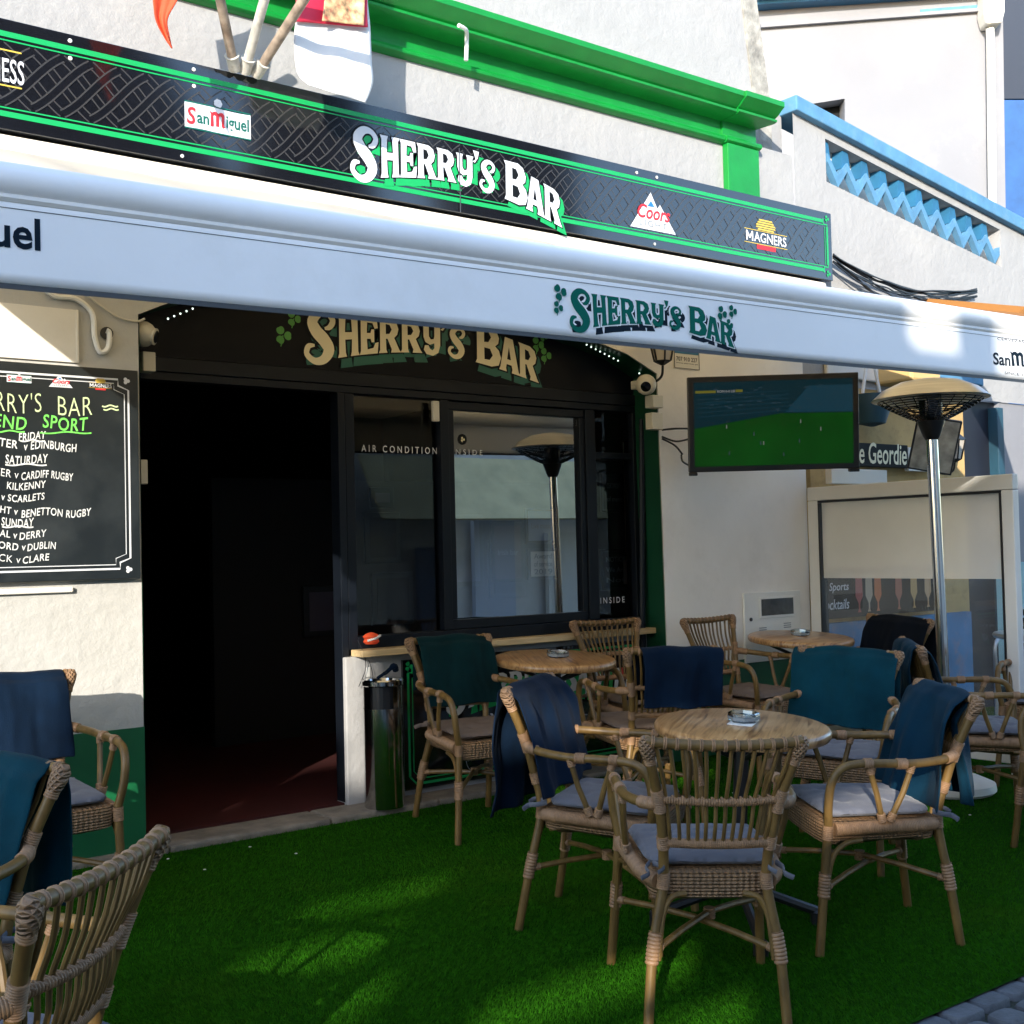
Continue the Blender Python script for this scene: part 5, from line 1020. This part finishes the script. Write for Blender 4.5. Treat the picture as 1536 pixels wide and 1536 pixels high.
TABLES=[(3.345,3.08,.6,'round wooden bistro table in the middle of the front group with pale top'),(4.0,4.95,1.1,'round varnished table against the menu board, between green blanket chair and window'),(5.88,4.88,.2,'round varnished table in front of the white meter box'),(6.02,3.12,2.2,'round wooden table cut by the right edge of the photo')]
TXT=0.022
tops=[]
for i,(x,y,rz,lab) in enumerate(TABLES):
    t=tb0 if i==0 else dup(tb0); stand(t,x,y,rz,0,TXT); tag(t,lab,'table',TG); tops.append(t)
bpy.context.view_layer.update()
def make_ash():
    t=thing('ashtray','','ashtray'); m_=MB(); m_.lathe([(.001,.0),(.052,.0),(.056,.004),(.058,.03),(.053,.034),(.047,.032),(.043,.012),(.001,.010)],(0,0,0),8); o=m_.build('bowl',glass_ash,parent=t); 
    m_=MB(); m_.lathe([(.001,.004),(.044,.0045),(.044,.006),(.001,.006)],(0,0,0),20); m_.build('rim_print',blue_dark,parent=t)
    m_=MB(); m_.lathe([(.0575,.008),(.0592,.02)],(0,0,0),8,cap=False); m_.build('band',grey_print,parent=t); return t
a0=make_ash()
for i,(x,y,lab) in enumerate([(.03,.02,'glass ashtray on the pale front table'),(.02,.0,'glass ashtray on the table by the menu board'),(.03,.03,'glass ashtray on the table before the meter box')]):
    a=a0 if i==0 else dup(a0); tag(a,lab,'ashtray','glass ashtrays standing on the tables'); tm=tops[i].matrix_world; c,s=math.cos(-TABLES[i][2]),math.sin(-TABLES[i][2]); a.matrix_world=tm@Matrix.Rotation(-TABLES[i][2],4,'Z')@Matrix.Translation((x,y,.7425))
mb=MB(); mb.box(-.045,.045,-.045,.045,0,.002); o=mb.build('beer_mat',white_plastic); o.matrix_world=tops[0].matrix_world@Matrix.Rotation(-.6,4,'Z')@Matrix.Translation((.0,-.0,.7425))@Matrix.Rotation(.5,4,'Z'); tag(o,'white beer mat half under the ashtray on the front table','beer mat')
a0.matrix_world=a0.matrix_world@Matrix.Translation((0,0,.0022))
# ---------------------------------------------------------------- chair
POST=[(.205,-.285,0),(.188,-.250,.22),(.156,-.222,.40),(.154,-.225,.48),(.160,-.245,.56),(.178,-.275,.68),(.226,-.335,.862)]
PC=catmull(POST,8)
def post_at(z):
    for i in range(len(PC)-1):
        if PC[i].z<=z<=PC[i+1].z: f=(z-PC[i].z)/(PC[i+1].z-PC[i].z); return PC[i].lerp(PC[i+1],f)
    return PC[-1]
def mir(pts,s): return [(p[0]*s,p[1],p[2]) for p in pts]
def coils(parent,name,items):
    for pts,r,amp,pit,sg in items:
        q=MB(); q.coil(pts,r,amp,pit,sg); q.build(name,wrapm,parent=parent,smooth=True)
def make_chair(cushion):
    t=thing('wicker_armchair','','chair'); CR=.0155
    for s in(-1,1):
        m_=MB(); m_.tube(mir(PC,s),[CR]*len(PC),12); 
        lg=m_.build('leg',cane,parent=t,smooth=True)
        coils(lg,'leg_wrap',[(mir([post_at(z+.01*k) for k in range(n)],s),CR+d,a,pi,12) for z,n,d,a,pi in((.19,10,.004,.003,.011),(.40,6,.003,.002,.006),(.525,5,.003,.002,.006),(.64,8,.0035,.002,.006),(.79,3,.002,.002,.006))])
        m_=MB(); bb=catmull([(.085,-.215,.385),(.13,-.222,.375),(.155,-.232,.33),(.166,-.245,.26),(.172,-.25,.20)],5); m_.tube(mir(bb,s),.0095,8); m_.build('brace',cane,parent=lg,smooth=True)
        # braided cap
        m_=MB(); cp=[post_at(z) for z in(.805,.82,.84,.855)]+[Vector((.227,-.337,.872))]; m_.tube(mir(cp,s),[.017,.021,.0235,.0235,.014],14); m_.build('corner_braid',braid,parent=lg,smooth=True)
        # front leg runs up into the armrest
        fl_=[(.252,.250,0),(.240,.232,.22),(.232,.215,.44)]
        m_=MB(); m_.tube(mir(catmull(fl_,6),s),CR,12); fl2=m_.build('leg',cane,parent=t,smooth=True)
        m_=MB(); FC=catmull(fl_,20)
        coils(fl2,'leg_wrap',[(mir([p for p in FC if .19<=p.z<=.285],s),CR+.004,.003,.011,12),(mir([p for p in FC if .385<=p.z<=.445],s),CR+.003,.002,.006,12)])
        m_=MB(); bb=catmull([(.225,.09,.385),(.232,.15,.378),(.236,.195,.34),(.239,.215,.27),(.241,.218,.19)],5); m_.tube(mir(bb,s),.0095,8); m_.build('brace',cane,parent=fl2,smooth=True)
        AP=[(.232,.215,.44),(.25,.222,.52),(.258,.215,.59),(.262,.185,.638),(.263,.13,.655),(.262,.04,.656),(.258,-.07,.652),(.243,-.16,.655),(.21,-.235,.66),(.178,-.268,.665)]
        AC=catmull(AP,6)
        m_=MB(); m_.tube(mir(AC,s),CR-.0005,12); ar=m_.build('armrest',cane,parent=t,smooth=True)
        coils(ar,'armrest_wrap',[(mir(AC[-9:],s),CR+.003,.002,.006,12),(mir(AC[26:29],s),CR+.003,.002,.006,12),(mir(AC[33:36],s),CR+.003,.002,.006,12)])
        m_=MB(); v1=[(.262,.085,.65),(.252,.05,.55),(.236,.022,.452)]; v2=[(.258,-.075,.65),(.250,-.045,.55),(.236,-.005,.452)]
        for v in(v1,v2):
            m_=MB(); m_.tube(mir(v,s),.0105,8); m_.build('arm_strut',cane,parent=ar,smooth=True)
            coils(ar,'strut_wrap',[(mir([Vector(v[1]).lerp(Vector(v[2]),.72),v[2]],s),.0145,.0022,.006,10),(mir([v[0],Vector(v[0]).lerp(Vector(v[1]),.3)],s),.0135,.0022,.006,10)])
    # backrest
    m_=MB(); NR=12
    def topp(u): return Vector((.226*u,-.337-.012*(1-u*u),.860-.010*(1-u*u)))
    def midp(u): p=post_at(.68); return Vector((p.x*u,p.y-.030*(1-u*u),.68-.004*(1-u*u)))
    def lowp(u): p=post_at(.545); return Vector((p.x*u,p.y-.022*(1-u*u),.545))
    us=[-1+2*i/20 for i in range(21)]
    m_.tube([topp(u) for u in us],.0155,12)
    bk_=m_.build('backrest',cane,parent=t,smooth=True)
    for i in range(NR):
        m_=MB(); u=-.87+1.74*i/(NR-1)+random.uniform(-.012,.012); m_.tube(catmull([topp(u),(topp(u)+midp(u))/2+Vector((0,-.004,0)),midp(u)+Vector((0,.008,0)),(midp(u)+lowp(u))/2+Vector((0,-.004,0)),lowp(u)],4),.0062,7); m_.build('back_rod',cane,parent=bk_,smooth=True)
    m_=MB()
    for i in range(NR+1):
        u=-.91+1.82*i/NR; a,b=topp(u-.022),topp(u+.022); m_.coil([a,topp(u),b],.0175,.003,.0055,10)
    m_.coil([midp(u) for u in us],.0105,.0034,.0075,10); m_.coil([lowp(u) for u in us],.0145,.0026,.0056,10)
    for u in [-.87+1.74*i/(NR-1) for i in range(NR)]:
        m_.tube([midp(u)+Vector((-.012,.012,.012)),midp(u)+Vector((0,-.012,.004)),midp(u)+Vector((.012,.012,-.008))],.0034,6)
    m_.build('back_wrap',wrapm,parent=bk_,smooth=True)
    # seat
    SE=[(-.155,-.205),(-.19,-.16),(-.212,-.03),(-.222,.12),(-.222,.185),(-.20,.222),(-.1,.232),(0,.234),(.1,.232),(.20,.222),(.222,.185),(.222,.12),(.212,-.03),(.19,-.16),(.155,-.205),(.07,-.214),(-.07,-.214)]
    se=[(p.x,p.y) for p in catmull([(a,b,0) for a,b in SE],3,True)]
    m_=MB(); n=len(se); vs=[]
    for sc,z in((.86,.372),(.985,.385),(1.0,.40),(1.0,.432),(.985,.445),(.90,.449)): vs+=[(x*sc,y*sc,z-(.012 if (y<-.15 or y>.18) and z<.4 else 0)) for x,y in se]
    fs=[(q*n+k,q*n+(k+1)%n,(q+1)*n+(k+1)%n,(q+1)*n+k) for q in range(5) for k in range(n)]+[tuple(range(n-1,-1,-1)),tuple(5*n+k for k in range(n))]
    m_.add(vs,fs); st_=m_.build('seat',weave,parent=t,smooth=True)
    m_=MB(); 
    for s in(-1,1): m_.coil(mir(catmull([(.168,-.20,.42),(.20,-.14,.425),(.215,-.03,.427),(.226,.10,.427),(.228,.19,.424)],6),s),.0225,.0024,.0062,12)
    m_.build('seat_wrap',wrapm,parent=st_,smooth=True)
    # stretchers
    for s in(-1,1):
        m_=MB(); a=Vector((-.186*s,-.25,.225)); b=Vector((.238*s,.228,.225)); mid=(a+b)/2+Vector((0,0,.03+.008*s)); m_.tube([a,a.lerp(mid,.5)+Vector((0,0,.004)),mid,b.lerp(mid,.5)+Vector((0,0,.004)),b],.0105,8); sx=m_.build('stretcher',cane,parent=t,smooth=True)
        coils(sx,'stretcher_wrap',[([a,a.lerp(mid,.12)],.0125,.002,.006,8),([b,b.lerp(mid,.12)],.0125,.002,.006,8)]+([([mid+Vector((0,0,-.022)),mid+Vector((0,0,.012))],.018,.003,.007,8)] if s>0 else []))
    if cushion:
        N=30; vs=[];fs=[]; rect=lambda a:(math.copysign(abs(math.cos(a))**.32,math.cos(a)),math.copysign(abs(math.sin(a))**.32,math.sin(a)))
        tuft=[(-.09,-.09),(.09,-.09),(-.09,.09),(.09,.09),(0,0)]
        def pt(i,j,top):
            u=-1+2*i/N; v=-1+2*j/N; x=u*.205*(1+.04*v); y=v*.200+.012; e=max(0,1-max(abs(u),abs(v))**5); 
            dip=sum(.013*math.exp(-((x-a)**2+(y-.012-b)**2)/.0008) for a,b in tuft)
            wr=.0025*noise.noise(Vector((x*30,y*30,1)))
            cr=max(0,abs(u)+abs(v)-1.72)*.06
            x-=math.copysign(cr,u);y-=math.copysign(cr,v)
            z=.4715+(.019*e**.45+ .007*(1-u*u)*(1-v*v)-dip+wr if top else -.019*e**.45)
            return (x,y,z)
        for top in(1,0):
            for i in range(N+1):
                for j in range(N+1): vs.append(pt(i,j,top))
        M_=(N+1)**2
        for i in range(N):
            for j in range(N):
                a=i*(N+1)+j; fs.append((a,a+1,a+N+2,a+N+1)); fs.append((M_+a,M_+a+N+1,M_+a+N+2,M_+a+1))
        m_=MB(); m_.add(vs,fs); me_o=m_.build('seat_cushion',cushion,parent=t,fix=False)
        bm=bmesh.new(); bm.from_mesh(me_o.data); bmesh.ops.remove_doubles(bm,verts=bm.verts,dist=.0004); bmesh.ops.recalc_face_normals(bm,faces=bm.faces); bm.to_mesh(me_o.data); bm.free()
        for p in me_o.data.polygons: p.use_smooth=True
        for s in(-1,1):
            for q,r_ in (([(.19*s,-.185,.468),(.205*s,-.215,.462),(.20*s,-.25,.455),(.225*s,-.262,.445)],.009),([(.18*s,-.19,.468),(.155*s,-.24,.47),(.175*s,-.258,.46)],.008)):
                m_=MB(); m_.tube(catmull(q,3),r_,6,flat=.35); m_.build('cushion_tie',cushion,parent=me_o,smooth=True)
    return t
ca=make_chair(cush); cb_=make_chair(cush_b); used={}
def ang_(fx,fy): return math.atan2(-fx,fy)
def blanket(kind,w0,w1,front,back,seed,skew=0.0,flare=.02,skb=0.0,wr=1.0):
    # cloth over the back's top rail, in the chair's own axes; w0..w1 across, front / back drop lengths
    rnd=random.Random(seed); ph=rnd.uniform(0,9); NU,NV=34,60; L=front+back; vs=[];fs=[]
    def path(s,u,x):
        # s: signed distance from the ridge, + to the front
        rr_=.030; top=Vector((0,-.345,.880)); arc=rr_*math.pi/2
        if abs(s)<=arc:
            a=s/rr_; return Vector((0,top.y+rr_*math.sin(a),top.z-rr_*(1-math.cos(a))))
        d=abs(s)-arc
        if s>0: # lies on the sloping front of the backrest
            z=top.z-rr_-d*.955; p=post_at(max(.45,z)); return Vector((0,max(p.y+.036, -.315+ d*.28),z))
        return Vector((0,top.y-rr_-.01*d,top.z-rr_-d))
    for i in range(NU+1):
        u=i/NU; 
        for j in range(NV+1):
            v=j/NV; x=w0+(w1-w0)*u; s=-back+(L)*v
            sk=skew*(s/front if s>0 else 0)+skb*(-s/back if s<0 else 0)
            s2=s*(1+.05*noise.noise(Vector((x*5+ph,seed*1.7,2.2))))
            p=path(s2,u,x); fall=min(1,abs(s)/.12)
            f1=noise.noise(Vector((x*7+ph,s*1.2+ph,seed)))+.5*noise.noise(Vector((x*17,s*2.5,seed+3)))
            p.y+=(.026*wr*f1*fall+ .011*wr*math.sin(x*26+ph+s*2+2*noise.noise(Vector((x*5,s*4,seed))))*fall+.005*noise.noise(Vector((x*34,s*9,seed)))*fall)*(1 if s>0 else 1.3)
            p.z+=.008*noise.noise(Vector((x*8,seed,1)))*1.0 - .012*(x/.23)**2*(1-fall)
            xx=x+sk+flare*fall*(u-.5)*(1 if s>0 else -.5)+.008*noise.noise(Vector((s*6,seed,x*3)))
            vs.append((xx,p.y+(.012 if s>0 else -.012)*fall,p.z))
    for i in range(NU):
        for j in range(NV): a=i*(NV+1)+j; fs.append((a,a+1,a+NV+2,a+NV+1))
    m_=MB(); m_.add(vs,fs); o=m_.build('blanket',kind,smooth=True,fix=False)
    sd=o.modifiers.new('thickness','SOLIDIFY'); sd.thickness=.007; sd.offset=1
    sb=o.modifiers.new('smooth','SUBSURF'); sb.levels=1; sb.render_levels=1
    return o
CG='wicker armchairs round the terrace tables'; BG='fleece blankets hung over chair backs'
# (x,y,facing,cushion type,label,blanket tuple or None)
CH=[
 (2.785,2.73,(.58,.813),'a','bare wicker armchair seen from behind in the centre foreground',None),
 (2.99,3.37,(.50,-.865),'a','wicker armchair turned sideways left of the front table under a navy blanket',(navy,-.245,.21,.42,.50,3,'navy fleece blanket hanging askew over the chair left of the front table',dict(skew=.0,flare=.05,wr=1.3,skb=-.0))),
 (3.685,2.80,(-.867,.498),'a','wicker armchair facing left at the right of the front table under a blue blanket',(blue_f,-.165,.235,.44,.42,5,'blue fleece blanket bunched over the side facing chair right of the front table',dict(flare=.10,wr=2.2))),
 (4.38,3.455,(-.90,-.43),'a','wicker armchair behind the front table with a broad teal blanket',(teal,-.22,.26,.38,.30,7,'broad teal fleece blanket over the chair behind the front table',dict(flare=.0,wr=.5))),
 (3.40,4.76,(-.12,-.99),'b','wicker armchair beside the ash bin with a dark green blanket',(dteal,-.215,.185,.37,.30,9,'dark green teal blanket over the chair beside the ash bin',dict(flare=.03,wr=.5,skew=-.02))),
 (4.15,4.43,(.35,.94),'b','wicker armchair seen from behind at the menu board table under a dark navy blanket',(navy,-.165,.25,.30,.30,11,'dark navy blanket with pale edge over the chair back facing the menu board table',dict(flare=.02,wr=.7))),
 (4.64,4.98,(-.14,-.99),'b','bare wicker armchair right under the window behind the menu board table',None),
 (5.33,4.76,(.06,-1.0),'b','bare wicker armchair with brown cushion against the white wall',None),
 (5.42,3.38,(.72,-.695),'a','wicker armchair facing right under a draped blue blanket behind the teal one',(blue_f,-.2,.22,.34,.42,13,'blue blanket draped down the side of the chair beside the heater pole',dict(flare=.06,wr=1.5))),
 (5.96,4.47,(-1.0,.05),'a','wicker armchair facing the meter box table under a near black blanket',(navy_d,-.23,.20,.40,.38,15,'near black blanket over the chair in front of the glass screen',dict(flare=.02,wr=.5))),
 (6.47,3.57,(-.95,-.3),'a','bare wicker armchair at the right edge beyond the heater',None),
 (5.17,2.68,(-.8,.6),'a','wicker armchair cut off by the right edge in front of the heater',None),
 (.560,3.26,(-.92,-.40),'a','wicker armchair at the left edge with a teal blanket in front of the wall chair',(teal,-.19,.23,.40,.42,17,'teal blanket over the chair at the left edge of the photo',dict(flare=.0,wr=.7))),
 (1.29,4.60,(-.02,-1.0),'a','wicker armchair against the sunlit left wall under the chalkboard',(navy,-.20,.235,.36,.34,19,'navy blanket over the chair against the sunlit left wall',dict(flare=.0,wr=.6))),
 (.545,2.575,(-.657,.753),'a','bare wicker armchair in the lower left corner seen from behind',None),
]
for x,y,f,k,lab,bl in CH:
    src=ca if k=='a' else cb_
    if k in used: o=dup(src)
    else: o=src; used[k]=1
    stand(o,x,y,ang_(*f)); tag(o,lab,'chair',CG)
    if bl:
        b=blanket(*bl[:6],**bl[7]); stand(b,x,y,ang_(*f)); tag(b,bl[6],'blanket',BG)
# next bar, seen through the glass : grey table with a beer glass and a dark metal chair
t=thing('metal_table','grey round table of the next bar seen through the glass screen','table',(7.35,4.02,gz(4.0)))
mb=MB(); mb.lathe([(.001,.72),(.36,.72),(.37,.735),(.36,.75),(.001,.75)],(0,0,0),40); mb.build('tabletop',alu_grey,parent=t,smooth=True)
mb=MB(); mb.tube([(0,0,0),(0,0,.72)],.03,10); mb.lathe([(.001,0),(.22,0),(.22,.02),(.03,.05),(.001,.05)],(0,0,0),20); mb.build('pedestal',black_metal,parent=t,smooth=True)
t=thing('cocktail_glass','stemmed glass half full of amber drink on the next bar table','glass',(7.28,3.85,gz(4.0)+.75)); mb=MB(); mb.lathe([(.035,0),(.035,.003),(.006,.006),(.006,.05),(.04,.08),(.045,.15)],(0,0,0),18,cap=False); mb.build('bowl',glass_ash,parent=t,smooth=True)
mb=MB(); mb.lathe([(.001,.082),(.036,.084),(.04,.12),(.001,.12)],(0,0,0),18); mb.build('drink',mat('amber_drink',(.5,.22,.04),.2),parent=t,smooth=True)
t=thing('metal_chair','dark slatted metal chair of the next bar behind the glass screen','chair',(7.75,4.35,gz(4.3))); t.rotation_euler=(0,0,R(100))
mb=MB()
for sx in(-.22,.22): mb.tube(catmull([(sx,.22,0),(sx,.2,.44),(sx,.18,.64),(sx,-.1,.68),(sx,-.22,.62)],4),.014,8); mb.tube([(sx,-.25,0),(sx,-.2,.44),(sx*.95,-.27,.85)],.014,8)
mb.build('frame',alu_grey,parent=t,smooth=True)
mb=MB(); mb.box(-.21,.21,-.2,.2,.43,.45); mb.build('seat',black_plastic,parent=t,bevel=.005)
mb=MB(); 
for k in range(6): mb.box(-.21,.21,-.262+.0-.01*k,-.25-.01*k,.50+.058*k,.545+.058*k)
mb.build('backrest',black_plastic,parent=t,bevel=.004)
mb=MB(); mb.box(-.35,.35,0,.03,0,.9); o=mb.build('pale_blue_panel',mat('pale_blue_panel_paint',(.30,.55,.62),.5,var=.1),loc=(8.35,4.6,.35)); o.rotation_euler=(0,0,R(-60)); tag(o,'pale blue panel standing behind the glass screen at the right','panel')
